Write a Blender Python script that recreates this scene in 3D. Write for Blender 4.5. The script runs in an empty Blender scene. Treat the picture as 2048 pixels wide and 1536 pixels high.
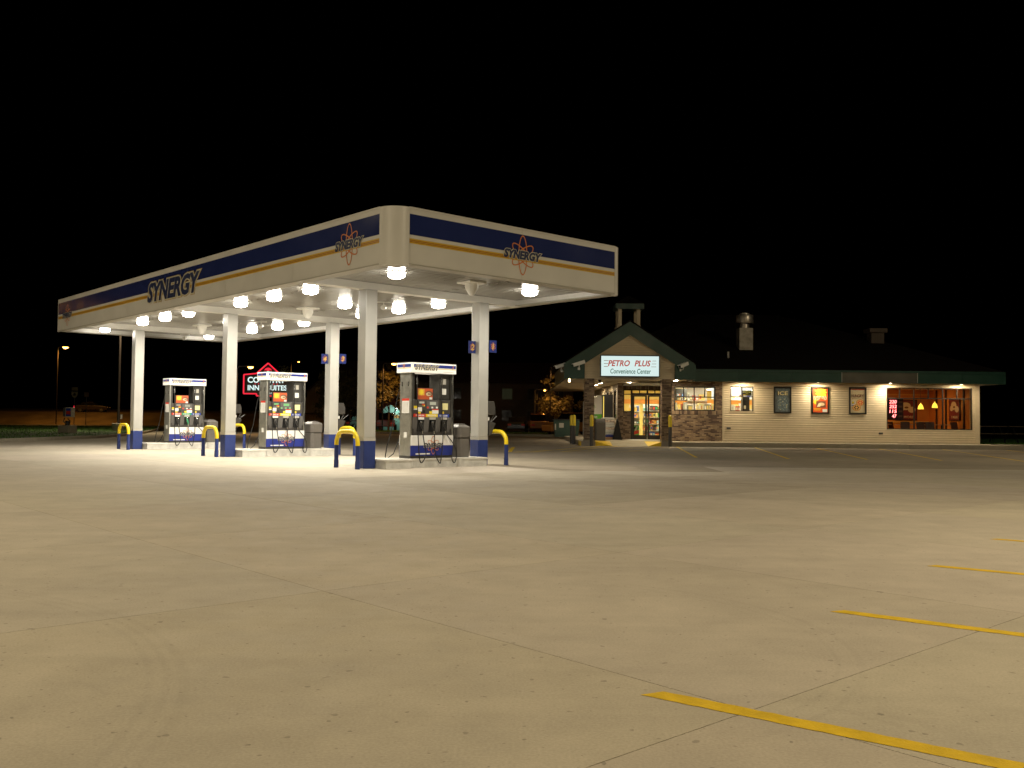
import bpy, math, random
from mathutils import Matrix, Vector
random.seed(7)
R = math.radians
scene = bpy.context.scene
C = scene.collection
# ---------------------------------------------------------------- camera
cd = bpy.data.cameras.new('camera'); cam = bpy.data.objects.new('camera', cd); C.objects.link(cam)
cd.sensor_fit = 'HORIZONTAL'; cd.sensor_width = 36.0; cd.lens = 36.0 * 1868.8 / 2048
cd.clip_start = 0.1; cd.clip_end = 2000
TH, PH = 0.0373, 0.0101
F_ = Vector((0, math.cos(TH), math.sin(TH))); U0 = Vector((0, -math.sin(TH), math.cos(TH))); R0 = Vector((1, 0, 0))
RR = R0 * math.cos(PH) + U0 * math.sin(PH); UU = U0 * math.cos(PH) - R0 * math.sin(PH)
cam.matrix_world = Matrix(((RR.x, UU.x, -F_.x, 0), (RR.y, UU.y, -F_.y, 0), (RR.z, UU.z, -F_.z, 1.29), (0, 0, 0, 1)))
scene.camera = cam
# ---------------------------------------------------------------- night sky
w = bpy.data.worlds.new('World'); scene.world = w; w.use_nodes = True
nt = w.node_tree; bg = nt.nodes['Background']
sky = nt.nodes.new('ShaderNodeTexSky'); sky.sky_type = 'NISHITA'; sky.sun_disc = False
sky.sun_elevation = R(-9); sky.sun_rotation = R(200)
nt.links.new(sky.outputs[0], bg.inputs[0]); bg.inputs[1].default_value = 0.002
# ---------------------------------------------------------------- exposure
scene.view_settings.view_transform = 'Standard'; scene.view_settings.look = 'None'
scene.view_settings.exposure = 0; scene.view_settings.gamma = 1; scene.view_settings.use_curve_mapping = False
scene.render.engine = 'CYCLES'
cy = scene.cycles
cy.use_denoising = True; cy.max_bounces = 8; cy.diffuse_bounces = 4; cy.glossy_bounces = 4
cy.transmission_bounces = 6; cy.transparent_max_bounces = 12; cy.caustics_reflective = False; cy.caustics_refractive = False
cy.sample_clamp_indirect = 6; cy.use_light_tree = True
# main lamp radiances
L_CANOPY = 70.0      # canopy lens glow
W_CANOPY = 118.0      # watts of each canopy lamp
L_SOFFIT = 470.0       # store downlights
L_LOT = 2650.0        # watts of each parking lot lamp
# ---------------------------------------------------------------- materials
MATS = {}
def mat(name, col, rough=.6, metal=0., emit=None, es=0., noise=0., nscale=6., bump=0., bscale=60., coat=0., spec=.5, objcol=False, attr=None):
    if name in MATS: return MATS[name]
    m = bpy.data.materials.new(name); m.use_nodes = True; t = m.node_tree; b = t.nodes['Principled BSDF']
    b.inputs['Roughness'].default_value = rough; b.inputs['Metallic'].default_value = metal
    b.inputs['Base Color'].default_value = (*col, 1); b.inputs['Coat Weight'].default_value = coat; b.inputs['Specular IOR Level'].default_value = spec
    b.inputs['Coat Roughness'].default_value = .08
    last = None
    tc = t.nodes.new('ShaderNodeTexCoord')
    if noise:
        n = t.nodes.new('ShaderNodeTexNoise'); n.inputs['Scale'].default_value = nscale; n.inputs['Detail'].default_value = 6
        t.links.new(tc.outputs['Object'], n.inputs['Vector'])
        mr = t.nodes.new('ShaderNodeMapRange'); mr.inputs[1].default_value = .3; mr.inputs[2].default_value = .7
        mr.inputs[3].default_value = 1 - noise; mr.inputs[4].default_value = 1 + noise
        t.links.new(n.outputs['Fac'], mr.inputs[0])
        mx = t.nodes.new('ShaderNodeMix'); mx.data_type = 'RGBA'; mx.blend_type = 'MULTIPLY'; mx.inputs[0].default_value = 1
        mx.inputs[6].default_value = (*col, 1); t.links.new(mr.outputs[0], mx.inputs[7]); last = mx.outputs[2]
        m2 = t.nodes.new('ShaderNodeMath'); m2.operation = 'MULTIPLY_ADD'; m2.inputs[1].default_value = .25; m2.inputs[2].default_value = rough - .12
        t.links.new(n.outputs['Fac'], m2.inputs[0]); t.links.new(m2.outputs[0], b.inputs['Roughness'])
    if attr:
        a = t.nodes.new('ShaderNodeAttribute'); a.attribute_name = attr
        mx = t.nodes.new('ShaderNodeMix'); mx.data_type = 'RGBA'; mx.blend_type = 'MULTIPLY'; mx.inputs[0].default_value = 1
        if last: t.links.new(last, mx.inputs[6])
        else: mx.inputs[6].default_value = (*col, 1)
        t.links.new(a.outputs['Color'], mx.inputs[7]); last = mx.outputs[2]
    if objcol:
        oi = t.nodes.new('ShaderNodeObjectInfo')
        mx = t.nodes.new('ShaderNodeMix'); mx.data_type = 'RGBA'; mx.blend_type = 'MULTIPLY'; mx.inputs[0].default_value = 1
        if last: t.links.new(last, mx.inputs[6])
        else: mx.inputs[6].default_value = (*col, 1)
        t.links.new(oi.outputs['Color'], mx.inputs[7]); last = mx.outputs[2]
    if last: t.links.new(last, b.inputs['Base Color'])
    if bump:
        n = t.nodes.new('ShaderNodeTexNoise'); n.inputs['Scale'].default_value = bscale; n.inputs['Detail'].default_value = 5
        t.links.new(tc.outputs['Object'], n.inputs['Vector'])
        bp = t.nodes.new('ShaderNodeBump'); bp.inputs['Strength'].default_value = bump; bp.inputs['Distance'].default_value = .02
        t.links.new(n.outputs['Fac'], bp.inputs['Height']); t.links.new(bp.outputs[0], b.inputs['Normal'])
    if emit: b.inputs['Emission Color'].default_value = (*emit, 1); b.inputs['Emission Strength'].default_value = es
    MATS[name] = m; return m
def glow(name, col, s): return mat(name, (.02, .02, .02), .4, emit=col, es=s)
def glass_mat():
    m = bpy.data.materials.new('window glass'); m.use_nodes = True; t = m.node_tree; t.nodes.clear()
    o = t.nodes.new('ShaderNodeOutputMaterial'); mx = t.nodes.new('ShaderNodeMixShader'); fr = t.nodes.new('ShaderNodeFresnel'); fr.inputs[0].default_value = 1.45
    tr = t.nodes.new('ShaderNodeBsdfTransparent'); tr.inputs[0].default_value = (.9, .93, .91, 1); g = t.nodes.new('ShaderNodeBsdfGlossy'); g.inputs['Roughness'].default_value = .02
    t.links.new(fr.outputs[0], mx.inputs[0]); t.links.new(tr.outputs[0], mx.inputs[1]); t.links.new(g.outputs[0], mx.inputs[2]); t.links.new(mx.outputs[0], o.inputs[0])
    return m
GLASS = glass_mat()
def concrete(name, col, fine=.10, big=.14, marks=False):
    m = bpy.data.materials.new(name); m.use_nodes = True; t = m.node_tree; N = t.nodes; Lk = t.links; b = N['Principled BSDF']
    b.inputs['Specular IOR Level'].default_value = .35
    geo = N.new('ShaderNodeNewGeometry')
    def noise(sc, det, rough=.55, stretch=None, dist=0):
        n = N.new('ShaderNodeTexNoise'); n.inputs['Scale'].default_value = sc; n.inputs['Detail'].default_value = det; n.inputs['Roughness'].default_value = rough; n.inputs['Distortion'].default_value = dist
        if stretch:
            mp = N.new('ShaderNodeMapping'); mp.inputs['Scale'].default_value = stretch[:3]; mp.inputs['Rotation'].default_value = (0, 0, stretch[3]); Lk.new(geo.outputs['Position'], mp.inputs[0]); Lk.new(mp.outputs[0], n.inputs['Vector'])
        else: Lk.new(geo.outputs['Position'], n.inputs['Vector'])
        return n.outputs['Fac']
    def rng(src, a, bb, lo, hi):
        r = N.new('ShaderNodeMapRange'); r.inputs[1].default_value = a; r.inputs[2].default_value = bb; r.inputs[3].default_value = lo; r.inputs[4].default_value = hi; Lk.new(src, r.inputs[0]); return r.outputs[0]
    def mul(a, bb):
        x = N.new('ShaderNodeMath'); x.operation = 'MULTIPLY'; Lk.new(a, x.inputs[0]); Lk.new(bb, x.inputs[1]); return x.outputs[0]
    f = rng(noise(.23, 5), .3, .7, 1 - big, 1 + big)
    f = mul(f, rng(noise(2.2, 6, .65), .3, .7, 1 - fine * .8, 1 + fine * .8))
    f = mul(f, rng(noise(70, 3), .3, .7, 1 - fine, 1 + fine))
    f = mul(f, rng(noise(1, 5, .6, (.12, 1.7, 1, .12)), .35, .7, 1.02, .96))       # traffic smears across the lanes
    f = mul(f, rng(noise(1, 5, .6, (.09, 2.6, 1, -.75)), .5, .75, 1.02, .95))
    sp = rng(noise(24, 2, .4), .70, .745, 1, .62); f = mul(f, sp)                      # pits and small stains
    sp = rng(noise(5.5, 3, .5), .72, .80, 1, .84); f = mul(f, sp)
    f = mul(f, rng(noise(.8, 7, .7, None, .4), .60, .74, 1, .86))                        # old oil and tyre smudges
    f = mul(f, rng(noise(14, 2, .3), .735, .76, 1, .70))
    if marks:
        def ring(cx, cyy, rad, wd, amt, y0):
            s = N.new('ShaderNodeVectorMath'); s.operation = 'SUBTRACT'; s.inputs[1].default_value = (cx, cyy, 0); Lk.new(geo.outputs['Position'], s.inputs[0])
            l = N.new('ShaderNodeVectorMath'); l.operation = 'LENGTH'; Lk.new(s.outputs[0], l.inputs[0])
            d = N.new('ShaderNodeMath'); d.operation = 'SUBTRACT'; d.inputs[1].default_value = rad; Lk.new(l.outputs['Value'], d.inputs[0])
            a = N.new('ShaderNodeMath'); a.operation = 'ABSOLUTE'; Lk.new(d.outputs[0], a.inputs[0])
            mk = rng(a.outputs[0], wd * .3, wd, amt, 0)
            sx = N.new('ShaderNodeSeparateXYZ'); Lk.new(s.outputs[0], sx.inputs[0])
            mk = mul(mk, rng(sx.outputs[0], y0, y0 + 1.2, 0, 1))
            mk = mul(mk, rng(noise(3.5, 4), .3, .6, .25, 1))
            one = N.new('ShaderNodeMath'); one.operation = 'SUBTRACT'; one.inputs[0].default_value = 1; Lk.new(mk, one.inputs[1]); return one.outputs[0]
        for q in ((-5.27, 3.3, 3.91, .035, .06, 1.0), (-5.27, 3.3, 3.83, .025, .05, 1.0), (-5.27, 3.3, 3.75, .03, .055, 1.0), (-.1, 5.6, 2.06, .03, .06, .3), (-.1, 5.6, 1.94, .02, .05, .3)):
            f = mul(f, ring(*q))
    mx = N.new('ShaderNodeMix'); mx.data_type = 'RGBA'; mx.blend_type = 'MULTIPLY'; mx.inputs[0].default_value = 1; mx.inputs[6].default_value = (*col, 1); Lk.new(f, mx.inputs[7])
    oi = N.new('ShaderNodeObjectInfo'); m2 = N.new('ShaderNodeMix'); m2.data_type = 'RGBA'; m2.blend_type = 'MULTIPLY'; m2.inputs[0].default_value = 1
    Lk.new(mx.outputs[2], m2.inputs[6]); Lk.new(oi.outputs['Color'], m2.inputs[7]); Lk.new(m2.outputs[2], b.inputs['Base Color'])
    Lk.new(rng(noise(3, 5), .3, .7, .72, .9), b.inputs['Roughness'])
    bp = N.new('ShaderNodeBump'); bp.inputs['Strength'].default_value = .35; bp.inputs['Distance'].default_value = .006; Lk.new(noise(110, 4), bp.inputs['Height']); Lk.new(bp.outputs[0], b.inputs['Normal'])
    MATS[name] = m; return m
M_SLAB = concrete('pale forecourt concrete', (.425, .378, .304), marks=True)
M_APRON = concrete('brown apron concrete', (.27, .232, .178), big=.2)
M_WALK = concrete('sidewalk concrete', (.33, .29, .22))
M_ISL = concrete('island concrete', (.5, .48, .42))
WHITE = mat('white painted metal', (.78, .77, .73), .35, noise=.05, nscale=2.5)
FASC = mat('white fascia panel', (.64, .625, .585), .42, noise=.05, nscale=1.2)
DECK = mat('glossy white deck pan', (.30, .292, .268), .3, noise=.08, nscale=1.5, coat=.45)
LIP = mat('grey beige trim', (.42, .40, .35), .4)
COLW = mat('column paint', (.40, .39, .36), .35, noise=.05, nscale=2.5)
BLUE = mat('navy blue paint', (.022, .04, .17), .32, noise=.12, nscale=4)
BLUEV = mat('navy vinyl band', (.018, .028, .12), .18, noise=.05, nscale=1)
YELV = mat('yellow vinyl stripe', (.62, .40, .03), .35)
REDV = mat('red orange vinyl stripe', (.38, .12, .02), .35)
ORNG = mat('orange vinyl emblem', (.62, .20, .05), .4)
LETTER = mat('navy lettering', (.02, .03, .09), .4)
CREAMV = mat('cream outline vinyl', (.6, .56, .42), .4)
GOLDV = mat('gold outline vinyl', (.45, .30, .06), .4)
YEL = mat('yellow bollard paint', (.75, .56, .01), .35, noise=.06, nscale=8)
YLINE = mat('yellow road paint', (.62, .41, .004), .7, noise=.16, nscale=9, bump=.3, bscale=90)
DGREY = mat('dark grey plastic', (.055, .05, .045), .4, noise=.08)
MGREY = mat('mid grey plastic', (.11, .105, .10), .45, noise=.06)
TRASH = mat('grey brown plastic', (.13, .118, .105), .45, noise=.07, nscale=10)
STEEL = mat('brushed stainless', (.42, .41, .36), .38, metal=.85, noise=.12, nscale=9)
CHROME = mat('bright metal', (.6, .6, .58), .25, metal=1)
BLACK = mat('black rubber', (.012, .012, .012), .45)
PAPER = mat('white sticker', (.75, .74, .70), .5)
REDP = mat('red print', (.6, .04, .02), .45)
ORP = mat('orange print', (.75, .14, .03), .45)
YELP = mat('yellow print', (.78, .60, .03), .45)
BLUP = mat('blue print', (.03, .06, .35), .4)
GRNP = mat('green print', (.02, .28, .12), .45)
TANP = mat('tan print', (.62, .48, .3), .5)
BRNP = mat('brown print', (.16, .06, .03), .5)
LCD = glow('pale lcd', (.75, .72, .5), .55)
LCDG = glow('green lcd', (.35, .9, .3), .7)
GREEN = mat('dark green metal', (.014, .052, .038), .35, noise=.10, nscale=3)
GREENB = mat('green metal with lot light sheen', (.075, .07, .052), .4, noise=.25, nscale=1.2)  # reflected lot light put into the colour of one fascia panel
SIDING = mat('cream vinyl siding', (.64, .535, .37), .5, noise=.05, nscale=3)
TRIM = mat('cream trim board', (.62, .52, .36), .5, noise=.04)
SOFF = mat('cream soffit', (.58, .47, .31), .55, noise=.03)
MORTAR = mat('mortar', (.22, .18, .13), .85, noise=.12, nscale=20)
BRICK = mat('mixed brown brick', (1, 1, 1), .8, noise=.18, nscale=30, bump=.3, bscale=90, attr='tint')
DKFR = mat('dark bronze frame', (.022, .016, .011), .45)
ROOFM = mat('dark shingle', (.007, .0048, .0042), .95, noise=.3, nscale=14, bump=.5, bscale=25, spec=.1)
GRASS = mat('grass soil', (.03, .06, .012), .9, noise=.35, nscale=9)
BLADE = mat('grass blades', (.06, .15, .02), .7, noise=.3, nscale=1.5)
ASPH = mat('asphalt', (.045, .043, .04), .85, noise=.2, nscale=3, bump=.3)
# ---------------------------------------------------------------- geometry helpers
class MB:
    def __init__(s): s.v = []; s.f = []; s.sm = []; s.M = Matrix()
    def add(s, vs, fs, smooth=False):
        o = len(s.v); s.v += [tuple(s.M @ Vector(p)) for p in vs]
        for f in fs: s.f.append([o + i for i in f]); s.sm.append(smooth)
        return s
    def box(s, x0, x1, y0, y1, z0, z1):
        return s.add([(x0, y0, z0), (x1, y0, z0), (x1, y1, z0), (x0, y1, z0), (x0, y0, z1), (x1, y0, z1), (x1, y1, z1), (x0, y1, z1)],
                     [(0, 3, 2, 1), (4, 5, 6, 7), (0, 1, 5, 4), (1, 2, 6, 5), (2, 3, 7, 6), (3, 0, 4, 7)])
    def frustum(s, x0, x1, y0, y1, z0, z1, t):      # t = inset of the z1 face
        return s.add([(x0, y0, z0), (x1, y0, z0), (x1, y1, z0), (x0, y1, z0), (x0 + t, y0 + t, z1), (x1 - t, y0 + t, z1), (x1 - t, y1 - t, z1), (x0 + t, y1 - t, z1)],
                     [(0, 3, 2, 1), (4, 5, 6, 7), (0, 1, 5, 4), (1, 2, 6, 5), (2, 3, 7, 6), (3, 0, 4, 7)])
    def prism(s, poly, a, b, axis='y'):             # poly of 2d points; axis y: (x,z) pts, z: (x,y), x: (y,z)
        n = len(poly)
        def P(p, t): return (p[0], t, p[1]) if axis == 'y' else ((p[0], p[1], t) if axis == 'z' else (t, p[0], p[1]))
        vs = [P(p, a) for p in poly] + [P(p, b) for p in poly]
        ar = sum(poly[i][0] * poly[(i + 1) % n][1] - poly[(i + 1) % n][0] * poly[i][1] for i in range(n))
        fl = (ar > 0) == (axis in 'zx')
        if b < a: fl = not fl
        A = list(range(n)); B = list(range(n, 2 * n))
        fs = [A[::-1] if fl else A, B if fl else B[::-1]]
        for i in range(n):
            j = (i + 1) % n; q = [i, j, n + j, n + i]; fs.append(q if fl else q[::-1])
        return s.add(vs, fs)
    def tube(s, pts, r, n=8, cap=True):
        pts = [Vector(p) for p in pts]; rs = r if isinstance(r, (list, tuple)) else [r] * len(pts); vs = []; fs = []
        up = None
        for i, p in enumerate(pts):
            d = (pts[min(i + 1, len(pts) - 1)] - pts[max(i - 1, 0)]).normalized()
            if up is None: up = Vector((0, 0, 1)) if abs(d.z) < .9 else Vector((1, 0, 0))
            a = d.cross(up).normalized(); u2 = a.cross(d).normalized(); up = u2
            for k in range(n):
                t = 2 * math.pi * k / n; vs.append(p + (a * math.cos(t) + u2 * math.sin(t)) * rs[i])
        for i in range(len(pts) - 1):
            for k in range(n):
                k2 = (k + 1) % n; fs.append((i * n + k, i * n + k2, (i + 1) * n + k2, (i + 1) * n + k))
        s.add(vs, fs, True)
        if cap:
            m = len(pts) - 1
            s.add([vs[k] for k in range(n)], [tuple(range(n))[::-1]]); s.add([vs[m * n + k] for k in range(n)], [tuple(range(n))])
        return s
    def lathe(s, prof, n=20, c=(0, 0, 0)):
        vs = []; fs = []
        for (r, z) in prof:
            for k in range(n):
                t = 2 * math.pi * k / n; vs.append((c[0] + r * math.cos(t), c[1] + r * math.sin(t), c[2] + z))
        for i in range(len(prof) - 1):
            for k in range(n):
                k2 = (k + 1) % n; fs.append((i * n + k, i * n + k2, (i + 1) * n + k2, (i + 1) * n + k))
        return s.add(vs, fs, True)
    def quad(s, a, b, c, d): return s.add([a, b, c, d], [(0, 1, 2, 3)])
    def build(s, name, m, parent=None, bevel=0, kind=None):
        me = bpy.data.meshes.new(name); me.from_pydata(s.v, [], s.f); me.update()
        me.polygons.foreach_set('use_smooth', s.sm)
        if any(s.sm): me.set_sharp_from_angle(angle=R(40)) if hasattr(me, 'set_sharp_from_angle') else None
        ms = m if isinstance(m, (list, tuple)) else [m]
        for x in ms: me.materials.append(x)
        o = bpy.data.objects.new(name, me); C.objects.link(o)
        if parent: o.parent = parent
        if bevel:
            b = o.modifiers.new('bevel', 'BEVEL'); b.width = bevel; b.segments = 2; b.limit_method = 'ANGLE'; b.angle_limit = R(40)
        if kind: o['kind'] = kind
        return o
def box(name, m, b, parent=None, bevel=0): return MB().box(*b).build(name, m, parent, bevel)
def tag(o, label, cat, group=None):
    o['label'] = label; o['category'] = cat
    if group: o['group'] = group
    return o
def thing(name, label, cat, loc=(0, 0, 0), rz=0, group=None):
    o = bpy.data.objects.new(name, None); C.objects.link(o); o.location = loc; o.rotation_euler = (0, 0, rz); o.empty_display_size = .2
    return tag(o, label, cat, group)
def kids(o): return [x for x in bpy.data.objects if x.parent == o]
KID = {}
def copy_tree(o, parent=None):
    c = o.copy(); C.objects.link(c); c.parent = parent
    for ch in (KID[o.name] if o.name in KID else kids(o)): copy_tree(ch, c)
    return c
def dup(o, loc, rz, label, group=None):
    c = copy_tree(o); c.location = loc; c.rotation_euler = (0, 0, rz); c['label'] = label
    if group: c['group'] = group
    return c
def textmesh(body, width=None, height=None, shear=0., offset=0., extrude=.002, spacing=1., base=None):
    """flat lettering mesh, centred on its own bounds; base = (sx, sy, cx, cy) reuses the fit of another text"""
    cu = bpy.data.curves.new('t', 'FONT'); cu.body = body; cu.shear = shear; cu.offset = offset; cu.extrude = extrude; cu.align_x = 'CENTER'; cu.space_character = spacing; cu.resolution_u = 3
    ob = bpy.data.objects.new('t', cu); C.objects.link(ob)
    dg = bpy.context.evaluated_depsgraph_get(); me = bpy.data.meshes.new_from_object(ob.evaluated_get(dg))
    bpy.data.objects.remove(ob); bpy.data.curves.remove(cu)
    xs = [v.co.x for v in me.vertices]; ys = [v.co.y for v in me.vertices]
    if base is None:
        h = max(ys) - min(ys); wd = max(xs) - min(xs)
        sy = (height / h) if height else (width / wd); sx = (width / wd) if width else sy
        base = (sx, sy, (max(xs) + min(xs)) / 2, (max(ys) + min(ys)) / 2)
    for v in me.vertices: v.co.x = (v.co.x - base[2]) * base[0]; v.co.y = (v.co.y - base[3]) * base[1]
    return me, base
def axes(x, y, z, loc):     # matrix from axis vectors
    return Matrix(((x[0], y[0], z[0], loc[0]), (x[1], y[1], z[1], loc[1]), (x[2], y[2], z[2], loc[2]), (0, 0, 0, 1)))
FRONT = ((1, 0, 0), (0, 0, 1), (0, -1, 0))      # faces -y
LEFTF = ((0, -1, 0), (0, 0, 1), (-1, 0, 0))     # faces -x
def put_text(name, body, m, parent, loc, fr=FRONT, **k):
    me, b = textmesh(body, **k); me.name = name; me.materials.append(m)
    o = bpy.data.objects.new(name, me); C.objects.link(o); o.parent = parent; o.matrix_local = axes(*fr, loc)
    return o, b
def flat(name, poly, m, parent, loc, fr=FRONT, t=.002):   # thin printed shape: polygon in the plane of fr
    o = MB().prism(poly, 0, t, 'z').build(name, m, parent); o.matrix_local = axes(*fr, loc); return o
def rect(w_, h_): return [(-w_ / 2, -h_ / 2), (w_ / 2, -h_ / 2), (w_ / 2, h_ / 2), (-w_ / 2, h_ / 2)]
def circ(r, n=24, sy=1.): return [(r * math.cos(2 * math.pi * k / n), sy * r * math.sin(2 * math.pi * k / n)) for k in range(n)]
def star(r0, r1, n): return [((r0 if k % 2 else r1) * math.cos(math.pi * k / n), (r0 if k % 2 else r1) * math.sin(math.pi * k / n)) for k in range(2 * n)]
def orbit_rings(mb, a, b, wd, angs=(90, 36, 144), t=.002, n=40):   # three flat elliptical rings
    for q, an in enumerate(angs):
        ca, sa = math.cos(R(an)), math.sin(R(an)); vs = []; aa, bb = (a, b)
        if q: aa *= .86
        for k in range(n):
            th = 2 * math.pi * k / n
            for dr in (-wd / 2, wd / 2):
                x, y = (aa + dr) * math.cos(th), (bb + dr) * math.sin(th)
                vs.append((x * ca - y * sa, x * sa + y * ca, t + q * .0006))
        mb.add(vs, [(2 * k, 2 * k + 1, (2 * k + 3) % (2 * n), (2 * k + 2) % (2 * n)) for k in range(n)])
    return mb
def emblem(parent, loc, fr, H, tw, th, bo=.05, oo=.105):
    o = orbit_rings(MB(), H / 2, H * .14, H * .032).build('atom_emblem', ORNG, parent); o.matrix_local = axes(*fr, loc)
    n = Vector(fr[2])
    a, b = put_text('emblem_lettering', 'SYNERGY', LETTER, parent, Vector(loc) + n * .012, fr, width=tw, height=th, shear=.22, offset=bo, spacing=1.02)
    put_text('lettering_outline', 'SYNERGY', CREAMV, parent, Vector(loc) + n * .007, fr, shear=.22, offset=oo, spacing=1.02, base=b)
def synergy(parent, loc, fr, tw, th, s=1.):
    n = Vector(fr[2])
    a, b = put_text('brand_lettering', 'SYNERGY', LETTER, parent, Vector(loc) + n * .014 * s, fr, width=tw, height=th, shear=.22, offset=.045, spacing=1.0, extrude=.001)
    put_text('lettering_outline', 'SYNERGY', CREAMV, parent, Vector(loc) + n * .009 * s, fr, shear=.22, offset=.088, spacing=1.0, base=b, extrude=.001)
    put_text('outer_outline', 'SYNERGY', GOLDV, parent, Vector(loc) + n * .005 * s, fr, shear=.22, offset=.108, spacing=1.0, base=b, extrude=.001)
# canopy frame: local x = short side, local y = long side
YAW = .728; CO = Vector((-2.557, 19.465, 0))
E2 = Vector((math.cos(YAW), math.sin(YAW), 0)); E1 = Vector((-math.sin(YAW), math.cos(YAW), 0))
def can(x, y, z=0): return CO + E2 * x + E1 * y + Vector((0, 0, z))
HB, HT, LL, WW = 4.546, 5.76, 23.1, 7.22
ZD = 4.72
# ================================================================ GROUND
g = MB().box(-400, 400, -150, 700, -.3, -.035).build('ground', ASPH); g['kind'] = 'structure'
def clip(poly, a, b, c):   # keep a*x+b*y<=c
    out = []
    for i in range(len(poly)):
        p, q = poly[i], poly[(i + 1) % len(poly)]; dp = a * p[0] + b * p[1] - c; dq = a * q[0] + b * q[1] - c
        if dp <= 0: out.append(p)
        if (dp < 0 < dq) or (dq < 0 < dp):
            t = dp / (dp - dq); out.append((p[0] + (q[0] - p[0]) * t, p[1] + (q[1] - p[1]) * t))
    return out
def area(p): return abs(sum(p[i][0] * p[(i + 1) % len(p)][1] - p[(i + 1) % len(p)][0] * p[i][1] for i in range(len(p)))) / 2
def inset(poly, g_):
    cx = sum(p[0] for p in poly) / len(poly); cyy = sum(p[1] for p in poly) / len(poly); out = poly
    n = len(poly)
    for i in range(n):
        p, q = poly[i], poly[(i + 1) % n]; d = math.hypot(q[0] - p[0], q[1] - p[1])
        if d < 1e-4: continue
        nx, ny = (q[1] - p[1]) / d, -(q[0] - p[0]) / d
        if nx * (cx - p[0]) + ny * (cyy - p[1]) > 0: nx, ny = -nx, -ny
        out = clip(out, nx, ny, nx * p[0] + ny * p[1] - g_)
    return out
fore = bpy.data.objects.new('forecourt_pavement', None); C.objects.link(fore); fore['kind'] = 'structure'
apron = bpy.data.objects.new('parking_apron', None); C.objects.link(apron); apron['kind'] = 'structure'
EX, EY = E2.x, E2.y     # e2 of a world point = (p-CO).E2
E2C = CO.x * EX + CO.y * EY + 5.65
def seen(poly, m=6): return any(abs(p[0]) < .62 * p[1] + m and p[1] > -1 for p in poly)
def slab(poly, parent, m, tint, gap=.0028):
    if len(poly) < 3 or area(poly) < .15: return
    p = inset(poly, gap)
    if len(p) < 3: return
    q = inset(poly, gap + .006); n = len(p)
    mb = MB(); mb.prism(p, -.03, -.004, 'z')
    o = mb.v
    if 0: mb.add([(x, y, -.004) for x, y in p] + [(x, y, 0) for x, y in q], [tuple(range(n, 2 * n))] + [(i, (i + 1) % n, n + (i + 1) % n, n + i) for i in range(n)])
    else: mb = MB().prism(p, -.03, 0, 'z')
    ob = mb.build('concrete_slab', m, parent); ob.color = (*tint, 1)
def tint(rng_=.05, base=1.): 
    t = base * (1 + random.uniform(-rng_, rng_)); return (t, t * random.uniform(.985, 1.01), t * random.uniform(.96, 1.02))
ys = [-6.4 + 3.7 * k for k in range(-4, 12)]; xs = [5.65 - 3.27 * k for k in range(-8, 13)]
for i, yy in enumerate(ys):
    for xx in xs:
        loc = [(xx, yy), (xx + 3.27, yy), (xx + 3.27, yy + 3.7), (xx, yy + 3.7)]
        P = [tuple(can(a, b)[:2]) for a, b in loc]
        if not seen(P, 3): continue
        if xx < 5.6:
            base = .97
            if -6.5 < yy < 0 and xx > -2: base = .84 if (xx > 2 or yy > -3) else .90
            slab(P, fore, M_SLAB, tint(.045, base))
        else:
            t_ = tint(.05, .93)
            slab(clip(clip(P, -1, 0, -5.4), 0, 1, 26.3), fore, M_SLAB, t_); slab(clip(clip(P, 1, 0, 5.4), 0, 1, 23.6), fore, M_SLAB, t_)
for iy in range(-2, 10):
    for ix in range(-7, 9):
        x0, y0 = -1.6 + 5.0 * ix, 26.3 + 4.97 * iy
        if y0 > 45 and x0 > 2.5: continue
        P = [(x0, y0), (x0 + 5, y0), (x0 + 5, y0 + 4.97), (x0, y0 + 4.97)]
        if not seen(P, 3): continue
        P = clip(P, -EX, -EY, -E2C)
        if iy < 0: P = clip(clip(P, 1, 0, 5.4), 0, -1, -23.6)
        if y0 > 41 and x0 > -4: P = clip(P, 0, 1, 46.15) if x0 > 2.0 else P
        slab(P, apron, M_APRON, tint(.07))
# painted stall lines
def line(a, b, wd, name='parking_line', m=YLINE, z=.002, skew=0):
    a = Vector((*a, 0)); b = Vector((*b, 0)); d = (b - a).normalized(); n = Vector((-d.y, d.x, 0)) * wd / 2
    L = (b - a).length; k = max(2, min(90, int(L / .06))); jt = lambda: random.gauss(0, wd * .022)
    P = [tuple((a + n * (1 + jt() / wd * 2) + d * (L * q / k))[:2]) for q in range(k + 1)][::-1] + [tuple((a - d * skew * (1 - q / k) - n * (1 + jt() / wd * 2) + d * (L * q / k))[:2]) for q in range(k + 1)]
    o = MB(); m_ = k + 1; vs = [(x_, y_, z) for x_, y_ in P]
    o.add(vs, [(q, q + 1, 2 * m_ - 2 - q, 2 * m_ - 1 - q) for q in range(k)]); o.f = [f[::-1] for f in o.f]
    o = o.build(name, m); o['kind'] = 'structure'; return o
for a, b in (((.70, 4.45), (4.15, 1.94)), ((2.26, 6.42), (5.6, 3.95)), ((3.84, 8.5), (7.3, 6.0)), ((5.43, 10.5), (8.9, 8.0)), ((7.02, 12.5), (10.5, 10.0))): line(a, b, .115, skew=.06)
for a, b in (((8.13, 46.0), (6.5, 32.9)), ((11.97, 46.0), (9.6, 32.4)), ((15.0, 46.0), (12.4, 32.6)), ((18.07, 46.0), (14.9, 32.4)), ((21.2, 46.0), (17.6, 31.9)), ((24.3, 46.0), (20.3, 31.6)), ((27.4, 46), (23.2, 31.6))): line(a, b, .11)
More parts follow.
